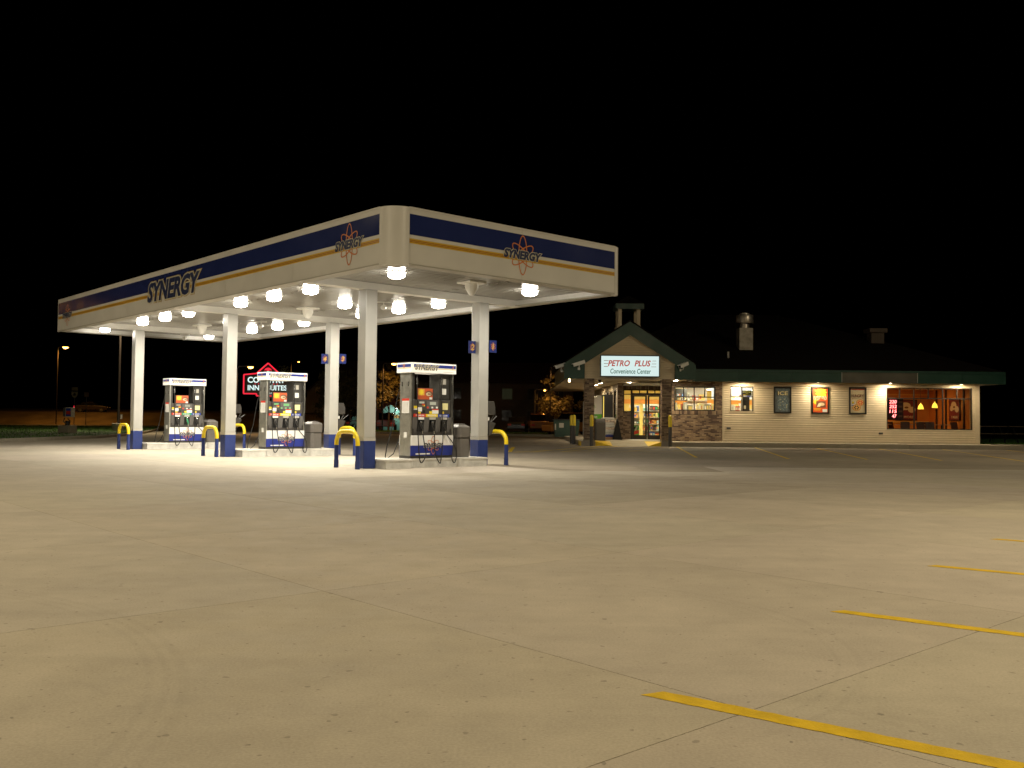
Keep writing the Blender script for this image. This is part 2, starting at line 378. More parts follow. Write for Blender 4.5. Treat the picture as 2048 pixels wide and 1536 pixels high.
# hatched no parking box in front of the entrance
for a, b in (((2.31, 44.52), (4.10, 47.26)), ((0.03, 36.21), (6.53, 47.68)), ((3.19, 38.97), (8.31, 46.57)), ((4.89, 39.05), (6.82, 42.24)), ((0.73, 36.41), (4.40, 46.49)), ((6.82, 39.62), (7.41, 40.42)), ((1.93, 37.03), (5.44, 46.86))): line(a, b, .1)
line((0.03, 36.21), (7.23, 39.43), .1); line((-0.07, 36.46), (0.10, 42.98), .16)
# sidewalk and kerb along the store (front face of the kerb at y = 46.2)
walk = bpy.data.objects.new('sidewalk', None); C.objects.link(walk); walk['kind'] = 'structure'
ZW = .22
def wslab(poly, z=ZW, name='paving_slab', m=None, tn=None):
    o = MB().prism(inset(poly, .006), -.03, z, 'z').build(name, m or M_WALK, walk, bevel=.006); o.color = (*(tn or tint(.05)), 1); return o
x = 8.05
while x < 30: wslab([(x, 46.2), (x + 2.9, 46.2), (x + 2.9, 46.38), (x, 46.38)], name='kerb_stone', tn=tint(.06, .82)); wslab([(x, 46.38), (x + 2.9, 46.38), (x + 2.9, 48.9), (x, 48.9)]); x += 2.9
for (a, b) in ((3.45, 4.15), (7.4, 8.05)): wslab([(a, 46.2), (b, 46.2), (b, 48.9), (a, 48.9)])
wslab([(4.15, 47.6), (5.8, 47.6), (5.8, 52.2), (4.15, 52.2)]); wslab([(5.8, 47.6), (7.4, 47.6), (7.4, 52.2), (5.8, 52.2)])
wslab([(7.4, 48.9), (8.36, 48.9), (8.36, 52.2), (7.4, 52.2)]); wslab([(3.45, 48.9), (4.15, 48.9), (4.15, 56), (3.45, 56)])
wslab([(4.15, 52.2), (5.95, 52.2), (5.95, 56), (4.15, 56)]); wslab([(3.45, 56), (5.95, 56), (5.95, 62), (3.45, 62)]); wslab([(3.45, 62), (5.95, 62), (5.95, 68), (3.45, 68)])
rp = MB(); rp.add([(5.0, 46.2, 0.004), (6.75, 46.2, .004), (6.75, 47.6, ZW), (5.0, 47.6, ZW), (5, 47.6, -.03), (6.75, 47.6, -.03), (5, 46.2, -.03), (6.75, 46.2, -.03)], [(0, 1, 2, 3), (0, 3, 4, 6), (1, 7, 5, 2), (0, 6, 7, 1), (3, 2, 5, 4)])
o = rp.build('kerb_ramp', M_WALK, walk); o.color = (.95, .95, .9, 1)
YK = mat('yellow kerb paint', (.62, .42, .01), .55, noise=.08)
for xa, xb, sgn in ((4.15, 5.0, 1), (7.4, 6.75, -1)):
    fl = MB(); q = [(xa, 46.2, 0), (xb, 46.2, 0), (xb, 47.6, ZW), (xa, 47.6, ZW), (xa, 46.2, ZW)]
    fl.add(q, [(0, 1, 4), (1, 2, 3, 4), (0, 4, 3)]); fl.build('painted_flare', YK, walk)
box('painted_kerb_end', YK, (3.40, 3.446, 46.2, 47.6, 0, ZW), walk)
# grass
def grass_patch(name, poly, z, n, hmax=.09, kerb=None):
    o = MB().prism(poly, -.03, z, 'z').build(name, GRASS); o['kind'] = 'structure'
    mb = MB(); xs_ = [p[0] for p in poly]; ys_ = [p[1] for p in poly]; vs = []; fs = []; c = 0
    def inside(x, y):
        r = False
        for i in range(len(poly)):
            (x1, y1), (x2, y2) = poly[i], poly[i - 1]
            if (y1 > y) != (y2 > y) and x < (x2 - x1) * (y - y1) / (y2 - y1) + x1: r = not r
        return r
    while c < n:
        x, y = random.uniform(min(xs_), max(xs_)), random.uniform(min(ys_), max(ys_))
        if not inside(x, y): continue
        c += 1; a = random.uniform(0, 6.28); h = random.uniform(.4, 1) * hmax; l = random.uniform(.01, .05); wd = random.uniform(.012, .03)
        dx, dy = math.cos(a) * wd, math.sin(a) * wd; k = len(vs)
        vs += [(x - dx, y - dy, z), (x + dx, y + dy, z), (x + dy * 2 * l / wd, y - dx * 2 * l / wd, z + h)]; fs.append((k, k + 1, k + 2))
    o = mb.add(vs, fs).build('lawn_grass', BLADE); o['kind'] = 'stuff'; return o
GL = [(-23.6, 34), (-23.3, 42.7), (-22.7, 51), (-23.6, 58), (-26, 66), (-31, 82), (-36, 95), (-62, 95), (-52, 60), (-40, 34)]
grass_patch('grass_verge', GL, .15, 26000)
kp = [(p[0], p[1]) for p in GL[:7]]
kerb = bpy.data.objects.new('verge_kerb', None); C.objects.link(kerb); kerb['kind'] = 'structure'
for i in range(6):
    a, b = Vector((*kp[i], 0)), Vector((*kp[i + 1], 0)); nseg = max(1, int((b - a).length / 3.5)); d = (b - a).normalized(); n = Vector((d.y, -d.x, 0)) * .16
    for k in range(nseg):
        p = a + (b - a) * (k / nseg) + d * .01; q = a + (b - a) * ((k + 1) / nseg) - d * .01
        o = MB().prism([tuple(p[:2]), tuple((p + n)[:2]), tuple((q + n)[:2]), tuple(q[:2])], -.03, .16, 'z').build('kerb_stone', M_WALK if not (i == 5 and k < 2) else YK, kerb, bevel=.02); o.color = (*tint(.07), 1)
grass_patch('grass_strip', [(-14, 75), (-1.3, 71.95), (4.5, 69.0), (4.5, 80), (-14, 84)], .15, 5000)
a, b = Vector((-14, 74.9, 0)), Vector((4.5, 68.95, 0))
k2 = bpy.data.objects.new('strip_kerb', None); C.objects.link(k2); k2['kind'] = 'structure'
for k in range(5):
    p = a + (b - a) * (k / 5); q = a + (b - a) * ((k + .996) / 5)
    o = MB().prism([tuple(p[:2]), (p.x - .05, p.y - .16), (q.x - .05, q.y - .16), tuple(q[:2])], -.03, .16, 'z').build('kerb_stone', M_WALK, k2); o.color = (.9, .9, .85, 1)
grass_patch('grass_lawn', [(24.75, 48.95), (40, 48.95), (48, 66), (24.75, 66)], .2, 16000)

# ================================================================ CANOPY
cn = thing('gas_canopy', 'large white flat canopy with navy band over the three pumps', 'canopy', CO, YAW)
RC = .44
def fpanel(x0, x1, y0, y1, n, along):
    for k in range(n):
        if along == 'y':
            a = y0 + (y1 - y0) * k / n; b = y0 + (y1 - y0) * (k + 1) / n; MB().box(x0, x1, a + .004, b - .004, HB + .03, HT).build('fascia_panel', FASC, cn)
        else:
            a = x0 + (x1 - x0) * k / n; b = x0 + (x1 - x0) * (k + 1) / n; MB().box(a + .004, b - .004, y0, y1, HB + .03, HT).build('fascia_panel', FASC, cn)
fpanel(0, .12, RC, LL - .06, 6, 'y'); fpanel(RC, WW - .26, 0, .12, 2, 'x'); fpanel(WW - .12, WW, .26, LL - .06, 6, 'y'); fpanel(.06, WW - .06, LL - .12, LL, 2, 'x')
# bottom lip of the fascia and drip return
box('bottom_trim', LIP, (-.012, .30, RC, LL - .06, HB, HB + .026), cn); box('bottom_trim', LIP, (RC, WW - .28, -.012, .30, HB, HB + .026), cn)
box('bottom_trim', LIP, (WW - .3, WW + .012, .28, LL - .06, HB, HB + .026), cn); box('bottom_trim', LIP, (.31, WW - .31, LL - .3, LL + .012, HB, HB + .026), cn)
def ccap(cx, cyy, a0, r, th=.13, grow=.012, z0=HB - .012, z1=HT + .02):
    n = 14; ro = r + grow; ri = r - th; P = [(cx + ro * math.cos(a0 + math.pi / 2 * k / n), cyy + ro * math.sin(a0 + math.pi / 2 * k / n)) for k in range(n + 1)]
    Q = [(cx + ri * math.cos(a0 + math.pi / 2 * k / n), cyy + ri * math.sin(a0 + math.pi / 2 * k / n)) for k in range(n + 1)]
    mb = MB(); m = n + 1; vs = [(*p, z0) for p in P] + [(*p, z1) for p in P] + [(*p, z0) for p in Q] + [(*p, z1) for p in Q]; fs = []; fs2 = []
    for k in range(n):
        fs.append((k, k + 1, m + k + 1, m + k)); fs2 += [(2 * m + k, 3 * m + k, 3 * m + k + 1, 2 * m + k + 1), (m + k, m + k + 1, 3 * m + k + 1, 3 * m + k), (k, 2 * m + k, 2 * m + k + 1, k + 1)]
    mb.add(vs, fs, True); mb.add(vs, fs2 + [(0, m, 3 * m, 2 * m), (n, 2 * m + n, 3 * m + n, m + n)])
    mb.build('corner_cap', FASC, cn)
ccap(RC, RC, math.pi, RC); ccap(WW - .26, .26, 1.5 * math.pi, .26); ccap(.06, LL - .06, math.pi / 2, .06, th=.05); ccap(WW - .06, LL - .06, 0, .06, th=.05)
# corner soffit plates behind the rounded caps
MB().box(.12, RC + .1, .12, RC + .1, HB + .004, HB + .02).build('corner_plate', LIP, cn)
# bands
BT, BBm = 5.64, 5.195
box('blue_band', BLUEV, (-.004, .001, RC + .02, LL - .08, BBm, BT), cn); box('blue_band', BLUEV, (RC + .02, WW - .28, -.004, .001, BBm, BT), cn)
for z0, z1, m in ((5.085, 5.115, YELV), (5.068, 5.0835, REDV), (5.0535, 5.0665, YELV), (5.038, 5.052, REDV), (5.010, 5.0365, YELV)):
    box('stripe', m, (-.004, .001, RC + .02, LL - .08, z0, z1), cn); box('stripe', m, (RC + .02, WW - .28, -.004, .001, z0, z1), cn)
box('top_cap', FASC, (-.02, .14, RC, LL - .06, HT, HT + .03), cn); box('top_cap', FASC, (RC, WW - .26, -.02, .14, HT, HT + .03), cn)
synergy(cn, (-.006, 11.62, 5.155), LEFTF, 4.0, .62)
emblem(cn, (-.006, 1.65, 5.14), LEFTF, .92, 1.17, .21); emblem(cn, (3.72, -.006, 5.15), FRONT, .92, 1.2, .21); emblem(cn, (-.006, 21.85, 5.1), LEFTF, .8, 1.17, .2)
# deck pans, roof plate, beams
nP = 56; y0 = .14; pw = (LL - .28) / nP
MB().box(.13, WW - .13, .13, LL - .13, ZD + .1, ZD + .14).build('roof_plate', WHITE, cn)
pan = None
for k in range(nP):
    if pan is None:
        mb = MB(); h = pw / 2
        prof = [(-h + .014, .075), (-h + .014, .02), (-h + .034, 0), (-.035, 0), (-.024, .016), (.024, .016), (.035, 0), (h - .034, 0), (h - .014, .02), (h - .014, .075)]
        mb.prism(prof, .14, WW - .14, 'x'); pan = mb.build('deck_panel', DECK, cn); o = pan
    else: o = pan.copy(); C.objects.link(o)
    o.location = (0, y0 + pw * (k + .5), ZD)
ROW = (3.95, 11.92, 19.89)
for yy in ROW: MB().box(.14, WW - .14, yy - .12, yy - .105, 4.55, ZD - .002).box(.14, WW - .14, yy + .105, yy + .12, 4.55, ZD - .002).box(.14, WW - .14, yy - .14, yy + .14, 4.535, 4.55).build('cross_beam', WHITE, cn)
box('edge_beam', WHITE, (WW - .2, WW - .125, .3, LL - .2, 4.575, ZD - .002), cn); box('edge_beam', WHITE, (.125, .2, .5, LL - .2, 4.575, ZD - .002), cn)
box('edge_beam', WHITE, (.3, WW - .3, LL - .2, LL - .125, 4.575, ZD - .002), cn)
# columns
cs = .345
for yy in ROW:
    for xx in (1.83, 5.56):
        y1 = yy - .17
        co = MB().box(xx, xx + cs, y1, y1 + cs, .78, 4.534).build('column', COLW, cn, bevel=.012)
        MB().box(xx - .004, xx + cs + .004, y1 - .004, y1 + cs + .004, .70, .78).build('trim_band', LIP, co)
        MB().box(xx - .004, xx + cs + .004, y1 - .004, y1 + cs + .004, 0, .70).build('base_wrap', BLUE, co, bevel=.012)
        MB().box(xx - .006, xx + .001, y1 + .1, y1 + .2, 1.30, 1.5).build('cover_plate', LIP, co)
# canopy lights
LENS = mat('lit lens bottom', (.8, .8, .8), .3, emit=(1, .92, .77), es=L_CANOPY)
LENS2 = mat('lit lens side', (.8, .8, .8), .3, emit=(1, .92, .77), es=30)
ORD = ['first', 'second', 'third', 'fourth', 'fifth', 'sixth', 'seventh', 'eighth']
ly = [1.9, 5.9, 7.95, 10.05, 13.9, 15.9, 18.0, 22.0]
spots = [(1.45, y, f'glowing square canopy light, {ORD[i]} from the rounded corner in the front row') for i, y in enumerate(ly)]
spots += [(5.72, y, f'glowing square canopy light, {ORD[i]} from the right end in the back row') for i, y in enumerate(ly)]
spots += [(3.8, 8.0, 'glowing square canopy light between the rows, between first and second pump'), (3.8, 15.95, 'glowing square canopy light between the rows, between second and third pump')]
cl0 = None
for xx, yy, lab in spots:
    p = can(xx, yy, ZD)
    if cl0 is None:
        cl0 = thing('canopy_light', lab, 'ceiling light', p, YAW, 'lights under the canopy')
        MB().box(-.19, .19, -.19, .19, -.022, -.001).build('frame', WHITE, cl0, bevel=.006)
        MB().frustum(-.15, .15, -.15, .15, -.0225, -.12, .008).build('lens', LENS2, cl0); mb = MB().frustum(-.142, .142, -.142, .142, -.1202, -.16, .06); mb.f = [f[::-1] for f in mb.f]; mb.f = mb.f[1:]; mb.sm = mb.sm[1:]
        mb.build('lens_bottom', LENS, cl0)
        cli = bpy.data.lights.new('canopy_lamp', 'AREA'); cli.shape = 'SQUARE'; cli.size = .26; cli.energy = W_CANOPY; cli.color = (1, .935, .80); cli.spread = R(180)
        lo = bpy.data.objects.new('canopy_lamp', cli); C.objects.link(lo); lo.parent = cl0; lo.location = (0, 0, -.163)
        KID[cl0.name] = kids(cl0)
    else: dup(cl0, p, YAW, lab)
# ceiling speakers (flat plate with hanging horn) and cameras
sp0 = None
for xx, yy, lab in ((3.65, 9.95, 'white horn fixture hanging from the ceiling between the first and second pump'), (3.6, 17.8, 'white horn fixture hanging from the ceiling nearest the far end'), (3.73, 1.9, 'white horn fixture hanging from the ceiling by the right near column')):
    p = can(xx, yy, ZD)
    if sp0 is None:
        sp0 = thing('ceiling_fixture', lab, 'fixture', p, YAW, 'horn fixtures under the canopy')
        MB().box(-.27, .27, -.27, .27, -.05, -.001).build('mounting_plate', WHITE, sp0, bevel=.015)
        MB().lathe([(.17, -.0505), (.17, -.14), (.15, -.2), (.06, -.34), (.001, -.345)], 20).build('horn', WHITE, sp0); KID[sp0.name] = kids(sp0)
    else: dup(sp0, p, YAW, lab)
cm0 = None
for xx, yy, lab in ((4.45, 6.9, 'small white camera on the canopy ceiling beside the first pump lane'), (4.6, 15.0, 'small white camera on the canopy ceiling beside the second pump lane'), (4.8, 22.3, 'small white camera on the canopy ceiling at the far end')):
    p = can(xx, yy, ZD)
    if cm0 is None:
        cm0 = thing('ceiling_camera', lab, 'camera', p, 0, 'cameras under the canopy')
        MB().box(-.2, .2, -.03, .03, -.03, -.001).tube([(0, 0, -.03), (0, -.03, -.12)], .02).build('bracket', WHITE, cm0)
        MB().tube([(0, .16, -.13), (0, .1, -.14), (0, -.12, -.19)], [.04, .07, .075], 12).build('body', WHITE, cm0); MB().tube([(0, -.12, -.19), (0, -.135, -.194)], .06, 12).build('glass', PAPER, cm0); KID[cm0.name] = kids(cm0)
    else: dup(cm0, p, 0, lab)
# pump number flags on the back columns
def flag(x, y, z, num, lab, m_back=BLUEV):
    t = thing('pump_number_sign', lab, 'sign', can(x, y, z), YAW, 'blue number flags on the canopy columns')
    MB().box(-.13, .13, -.012, .012, -.17, .17).build('panel', m_back, t, bevel=.003)
    o = orbit_rings(MB(), .11, .035, .01).build('orbit_print', REDV, t); o.matrix_local = axes(*FRONT, (0, -.0125, 0))
    put_text('number', num, mat('dull yellow number', (.42, .26, .05), .5), t, (0, -.017, 0), FRONT, height=.17, shear=.2, offset=.02)
    return t
flag(6.02, 3.74, 3.32, '1', 'navy number flag on the near right column, on its right side'); flag(5.44, 3.95, 3.28, '2', 'navy number flag half hidden behind the near right column, on its left side')
flag(6.02, 11.71, 3.3, '3', 'navy number flag on the right side of the middle back column'); flag(5.44, 11.92, 3.28, '4', 'navy number flag on the left side of the middle back column')
# squeegee stations on the back columns
sq0 = None
for yy, lab in ((3.95, 'dark grey squeegee and towel station on the near right column'), (11.92, 'dark grey squeegee and towel station on the middle back column'), (19.89, 'dark grey squeegee and towel station on the far back column')):
    p = can(5.56 + cs + .002, yy, 0)
    if sq0 is None:
        sq0 = thing('squeegee_station', lab, 'squeegee station', p, YAW, 'squeegee stations on the columns')
        MB().prism([(.0, 1.43), (.28, 1.40), (.27, 1.62), (.22, 1.78), (0, 1.78)], -.17, .17, 'y').build('towel_box', DGREY, sq0, bevel=.012)
        MB().box(0, .05, -.12, .12, .86, 1.43).build('backplate', DGREY, sq0)
        MB().prism([(.05, .82), (.13, .82), (.30, 1.16), (.05, 1.22)], -.16, .16, 'y').build('bucket', DGREY, sq0, bevel=.01)
        MB().box(.02, .06, -.155, -.05, 1.235, 1.33).build('glove_pack', PAPER, sq0)
        for (a, b) in (((.12, -.05, 1.1), (.26, -.1, 1.38)), ((.2, .05, 1.12), (.52, .06, 1.36))): MB().tube([a, b], .013).build('squeegee_handle', MGREY, sq0)
        KID[sq0.name] = kids(sq0)
    else: dup(sq0, p, YAW, lab)
# islands
is0 = None
IB = .0
for i, yy in enumerate(ROW):
    p = can(0, yy, 0); lab = ('white kerbed pump island nearest the camera, between two columns', 'white kerbed pump island in the middle, between two columns', 'white kerbed pump island farthest away, at the left')[i]
    def dog(g_):
        P = []; xa, xb = 2.20, 5.52; hw, hm = .62 - g_, .44 - g_
        def arc(cx, cyy, r, a0, a1): return [(cx + r * math.cos(R(a0 + (a1 - a0) * k / 6)), cyy + r * math.sin(R(a0 + (a1 - a0) * k / 6))) for k in range(7)]
        r = .12
        P += [(xa + g_, -hw)] + arc(xa + .75, -hw + .14, .14, -90, 0) + [(xa + .92, -hm)] + [(xb - .92, -hm)] + arc(xb - .75, -hw + .14, .14, 180, 270) + [(xb - g_, -hw)]
        P += [(x_, -y_) for x_, y_ in P[::-1]]
        return P
    if is0 is None:
        is0 = thing('pump_island', lab, 'pump island', p, YAW, 'pump islands')
        o = MB().prism(dog(.012), -.02, .19, 'z').build('kerb_face', mat('steel kerb form', (.55, .54, .5), .45, noise=.15, nscale=5), is0)
        o = MB().prism(dog(0), .19, .232, 'z').build('rim', mat('rim', (.62, .6, .55), .5, noise=.1), is0)
        o = MB().prism(dog(.06), .2, .2345, 'z').build('concrete_fill', M_ISL, is0); o.color = (1, 1, 1, 1); KID[is0.name] = kids(is0)
    else: dup(is0, p, YAW, lab)
# ---------------------------------------------------------------- pumps
POST = mat('dark grey pump post', (.075, .072, .065), .35, metal=.5, noise=.12)
NAVYP = mat('navy pump skirt', (.02, .035, .24), .35)
WHP = mat('white pump skirt', (.82, .81, .78), .4)
def make_pump(i, yy, lab, num, gcols, lcd):
    p = can(3.12, yy - .35, .235); W_, D = 1.40, .48
    t = thing('fuel_pump', lab, 'fuel pump', p, YAW, 'fuel pumps')
    # frame
    MB().box(.0, W_, .0, D, 0, .07).build('plinth', DGREY, t)
    lp = MB().box(0, .05, 0, D, .07, 2.23).build('side_panel', STEEL, t, bevel=.004); MB().box(W_ - .05, W_, 0, D, .07, 2.23).build('side_panel', STEEL, t, bevel=.004)
    for xa in (.052, W_ - .112): MB().box(xa, xa + .06, -.012, D + .012, .6, 2.23).build('corner_post', POST, t, bevel=.004)
    MB().box(W_ - .46, W_ - .114, .02, D - .02, 1.545, 2.23).build('upper_column', POST, t, bevel=.006)
    # skirt
    MB().box(.012, W_ - .012, -.03, D + .03, .07, .335).build('navy_skirt', NAVYP, t, bevel=.006)
    MB().box(.012, W_ - .012, -.03, D + .03, .337, .60).build('white_skirt', WHP, t, bevel=.006)
    emblem(t, (.72, -.0345, .34), FRONT, .47, .62, .12, .022, .08)
    MB().box(.16, .62, -.034, -.0305, .10, .135).build('sticker', PAPER, t)
    # nozzle bay: sloped fascia with three pockets
    MB().box(.055, W_ - .055, .05, D - .05, .602, 1.08).build('nozzle_bay', MGREY, t)
    MB().box(.055, W_ - .055, -.02, .048, .602, .68).build('bay_ledge', DGREY, t)
    cx3 = (.30, .68, 1.06)
    for xc in cx3:
        for sgn in (-1, 1):
            pass
    xe = [.056, .20, .42, .58, .80, .96, 1.18, W_ - .056]
    for k in range(4): MB().prism([(-.055, 1.075), (.05, 1.075), (.05, .682), (.0, .682), (-.03, .9)], xe[2 * k], xe[2 * k + 1], 'x').build('bay_fin', MGREY, t, bevel=.008)
    gn = ('PREMIUM', 'MIDGRADE', 'REGULAR') if gcols[1] != GRNP else ('PREMIUM', 'DIESEL', 'REGULAR')
    for k, xc in enumerate(cx3):
        MB().box(xc - .105, xc + .105, -.05, .048, 1.01, 1.075).build('grade_button', PAPER if k == 0 else LIP, t, bevel=.004)
        MB().box(xc - .085, xc + .085, .02, .049, .70, 1.0).build('nozzle_pocket', BLACK, t)
        nz = MB().tube([(xc - .01, .0, .99), (xc + .005, -.04, .92), (xc + .03, -.055, .82), (xc + .05, -.06, .72)], [.022, .034, .026, .022], 10).build('nozzle', BLACK if not (k == 1 and gcols[1] == GRNP) else GRNP, t)
        MB().tube([(xc - .03, -.05, .935), (xc - .035, -.085, .84), (xc + .03, -.09, .74)], .009, 6).build('lever_guard', DGREY, nz)
        MB().box(xc - .03, xc + .035, -.075, -.03, .93, .965).build('splash_guard', CHROME, nz, bevel=.008)
        MB().tube([(xc + .05, -.06, .72), (xc + .058, -.062, .64)], .022, 10).build('swivel', CHROME, nz)
        sw = .055 * (1 if k else -.6)
        end = (xc + .062, -.064, .64)
        ex = (xc + (.02, .10, .40)[k], -.12, .02)
        hp = []
        top = (xc + (-.13, .29, .27)[k], -.03, 2.19)
        drop = (-.10, -.13, -.12)[k]
        pts = [top, (top[0], -.05, 1.7), (top[0] + .01, -.075, 1.0), (top[0] + .02, -.10, .45), ((top[0] * .75 + end[0] * .25), -.13, .02 + drop * .3), ((top[0] + end[0]) / 2 + (.02, .0, .14)[k], -.15, drop),
               (end[0] + (.05, -.02, .30)[k], -.14, .10), (end[0] + (.03, -.03, .24)[k], -.10, .35), end]
        # smooth with Catmull-Rom
        P_ = [Vector(q) for q in pts]; out = []
        for a in range(len(P_) - 1):
            p0, p1, p2, p3 = P_[max(a - 1, 0)], P_[a], P_[a + 1], P_[min(a + 2, len(P_) - 1)]
            for s_ in range(6):
                u = s_ / 6; out.append(.5 * ((2 * p1) + (-p0 + p2) * u + (2 * p0 - 5 * p1 + 4 * p2 - p3) * u * u + (-p0 + 3 * p1 - 3 * p2 + p3) * u ** 3))
        out.append(P_[-1])
        ho = MB().tube(out, .0135, 7).build('hose', BLACK, t)
        MB().tube([(top[0], -.034, 2.1), (top[0], -.042, 1.93)], .026, 10).build('breakaway', CHROME, ho)
        c = gcols[k]; a0 = (.085, .47, .865)[k]; a1 = (.468, .863, 1.24)[k]
        gs = MB().box(a0, a1, -.034, .02, 1.082, 1.16).build('grade_strip', c, t)
        put_text('grade_lettering', gn[k], PAPER, gs, ((a0 + a1) / 2, -.036, 1.12), FRONT, width=(a1 - a0) * .7, height=.045, offset=.01)
    # main panel
    MB().box(.056, W_ - .114, -.025, D - .05, 1.163, 1.53).build('control_panel', DGREY, t, bevel=.008)
    def pl(n, m, x0, x1, z0, z1, d=-.0285, par=t): return MB().box(x0, x1, d, -.0255, z0, z1).build(n, m, par)
    ds = pl('display_bezel', MGREY, .50, .875, 1.29, 1.505); MB().box(.60, .80, -.031, -.0286, 1.40, 1.48).build('price_display', lcd, ds)
    for q, xx in enumerate((.53, .68, .83)): MB().box(xx - .03, xx + .03, -.031, -.0286, 1.31, 1.355).build('small_display', (LCDG if lcd == LCDG else PAPER) if q != 0 or lcd == LCDG else REDP, ds)
    pl('card_reader', MGREY, .24, .40, 1.34, 1.39); pl('small_screen', lcd, .26, .42, 1.435, 1.485); pl('keypad', PAPER, .215, .345, 1.225, 1.335)
    pl('warning_label', YELP, .085, .19, 1.30, 1.37); pl('warning_label', PAPER, .085, .19, 1.265, 1.298); pl('warning_label', YELP, .22, .31, 1.17, 1.218); pl('warning_label', YELP, .585, .68, 1.17, 1.235)
    pl('warning_label', REDP, .345, .44, 1.395, 1.425); pl('warning_label', YELP, .345, .44, 1.36, 1.393); pl('receipt_slot', BLACK, .37, .45, 1.19, 1.26)
    ns = pl('notice_sticker', PAPER, .675, .885, 1.17, 1.295); MB().box(.675, .885, -.031, -.0286, 1.268, 1.295).build('red_header', REDP, ns)
    pl('cash_notice', mat('pale yellow sticker', (.72, .66, .33), .5), 1.0, 1.2, 1.275, 1.45); pl('warning_label', YELP, 1.0, 1.07, 1.165, 1.23)
    # poster above the panel
    ps = MB().box(.27, .80, .1, .12, 1.53, 1.85).build('poster_frame', BLACK, t)
    f2 = flat('poster_print', rect(.49, .29), mat('dull orange print', (.5, .09, .025), .5), ps, (.535, .0985, 1.69)); 
    for (poly, m, lx, lz, d) in ((rect(.2, .17), mat('amber print', (.7, .36, .05), .5), .41, 1.735, .0975), (star(.05, .1, 9), YELP, .40, 1.735, .097), (circ(.12, 18, .62), BRNP, .66, 1.70, .0975), (circ(.09, 16, .55), TANP, .645, 1.685, .0965), (rect(.1, .03), BRNP, .67, 1.69, .0955), (rect(.09, .06), PAPER, .72, 1.575, .0975)):
        flat('poster_shape', poly, m, f2, (lx - .535, -(d - .0985), lz - 1.69) if 0 else (lx - .535, lz - 1.69, .1005 - d), ((1, 0, 0), (0, 1, 0), (0, 0, 1)), .0005)
    # stickers on the upper column and side
    MB().box(W_ - .345, W_ - .24, .0165, .0195, 1.95, 2.1).build('grey_label', LIP, t); MB().box(W_ - .37, W_ - .23, .0165, .0195, 1.68, 1.84).build('white_label', PAPER, t)
    sd = MB().box(-.003, -.0005, .06, .38, 1.18, 1.56).build('side_notice', PAPER, t); MB().box(-.0045, -.0032, .06, .38, 1.50, 1.56).build('red_header', REDP, sd)
    for k in range(9): MB().box(-.0045, -.0032, .09, .35, 1.46 - k * .03, 1.468 - k * .03).build('print_line', LIP, sd)
    MB().box(-.003, -.0005, .15, .29, .54, .68).build('white_label', PAPER, t)
    for yb in (.10, .38): MB().box(-.012, -.0005, yb - .02, yb + .02, 1.88, 2.0).build('hinge', CHROME, t)
    # header
    hd = MB().box(-.05, W_ + .015, -.10, D + .10, 2.232, 2.492).build('header', mat('glowing white header', (.8, .8, .76), .4, emit=(1, .93, .80), es=.25), t, bevel=.012)  # header face emits a faint warm glow
    MB().box(.02, W_ - .005, -.1035, -.1005, 2.375, 2.455).build('blue_band', NAVYP, hd); MB().box(-.0535, -.0505, -.06, D + .06, 2.375, 2.455).build('blue_band', NAVYP, hd)
    MB().box(.02, W_ - .005, -.1035, -.1005, 2.345, 2.358).build('stripe', YELV, hd); MB().box(-.0535, -.0505, -.06, D + .06, 2.345, 2.358).build('stripe', YELV, hd)
    a, b = put_text('header_lettering', 'SYNERGY', LETTER, hd, (.44, -.109, 2.375), FRONT, width=.76, height=.125, shear=.22, offset=.0, spacing=1.05)
    put_text('lettering_outline', 'SYNERGY', CREAMV, hd, (.44, -.106, 2.375), FRONT, shear=.22, offset=.075, spacing=1.05, base=b)
    put_text('pump_number', num, ORNG, hd, (1.30, -.107, 2.415), FRONT, height=.10, shear=.15, offset=.03)
    MB().box(.98, 1.33, -.1035, -.1005, 2.275, 2.283).build('small_print', LIP, hd)
    o = orbit_rings(MB(), .07, .02, .007).build('emblem', ORNG, hd); o.matrix_local = axes(*LEFTF, (-.054, .24, 2.41))
    # hose of the far side, swung out beyond the left end
    MB().tube([(.1, D + .05, 2.1), (-.02, D + .12, 1.5), (-.10, D + .2, .8), (-.22, D + .25, .3), (-.27, D + .25, .02), (-.2, D + .28, -.03), (-.05, D + .2, .1), (.12, D + .1, .6)], .0135, 7).build('hose', BLACK, t)
    return t
make_pump(0, ROW[0], 'fuel pump nearest the camera, beside the rounded canopy corner', '1', (REDP, YELP, BLUP), LCD)
make_pump(1, ROW[1], 'middle fuel pump with lit green displays', '3', (REDP, YELP, BLUP), LCDG)
make_pump(2, ROW[2], 'farthest fuel pump, with a green middle nozzle', '5', (REDP, GRNP, BLUP), LCD)
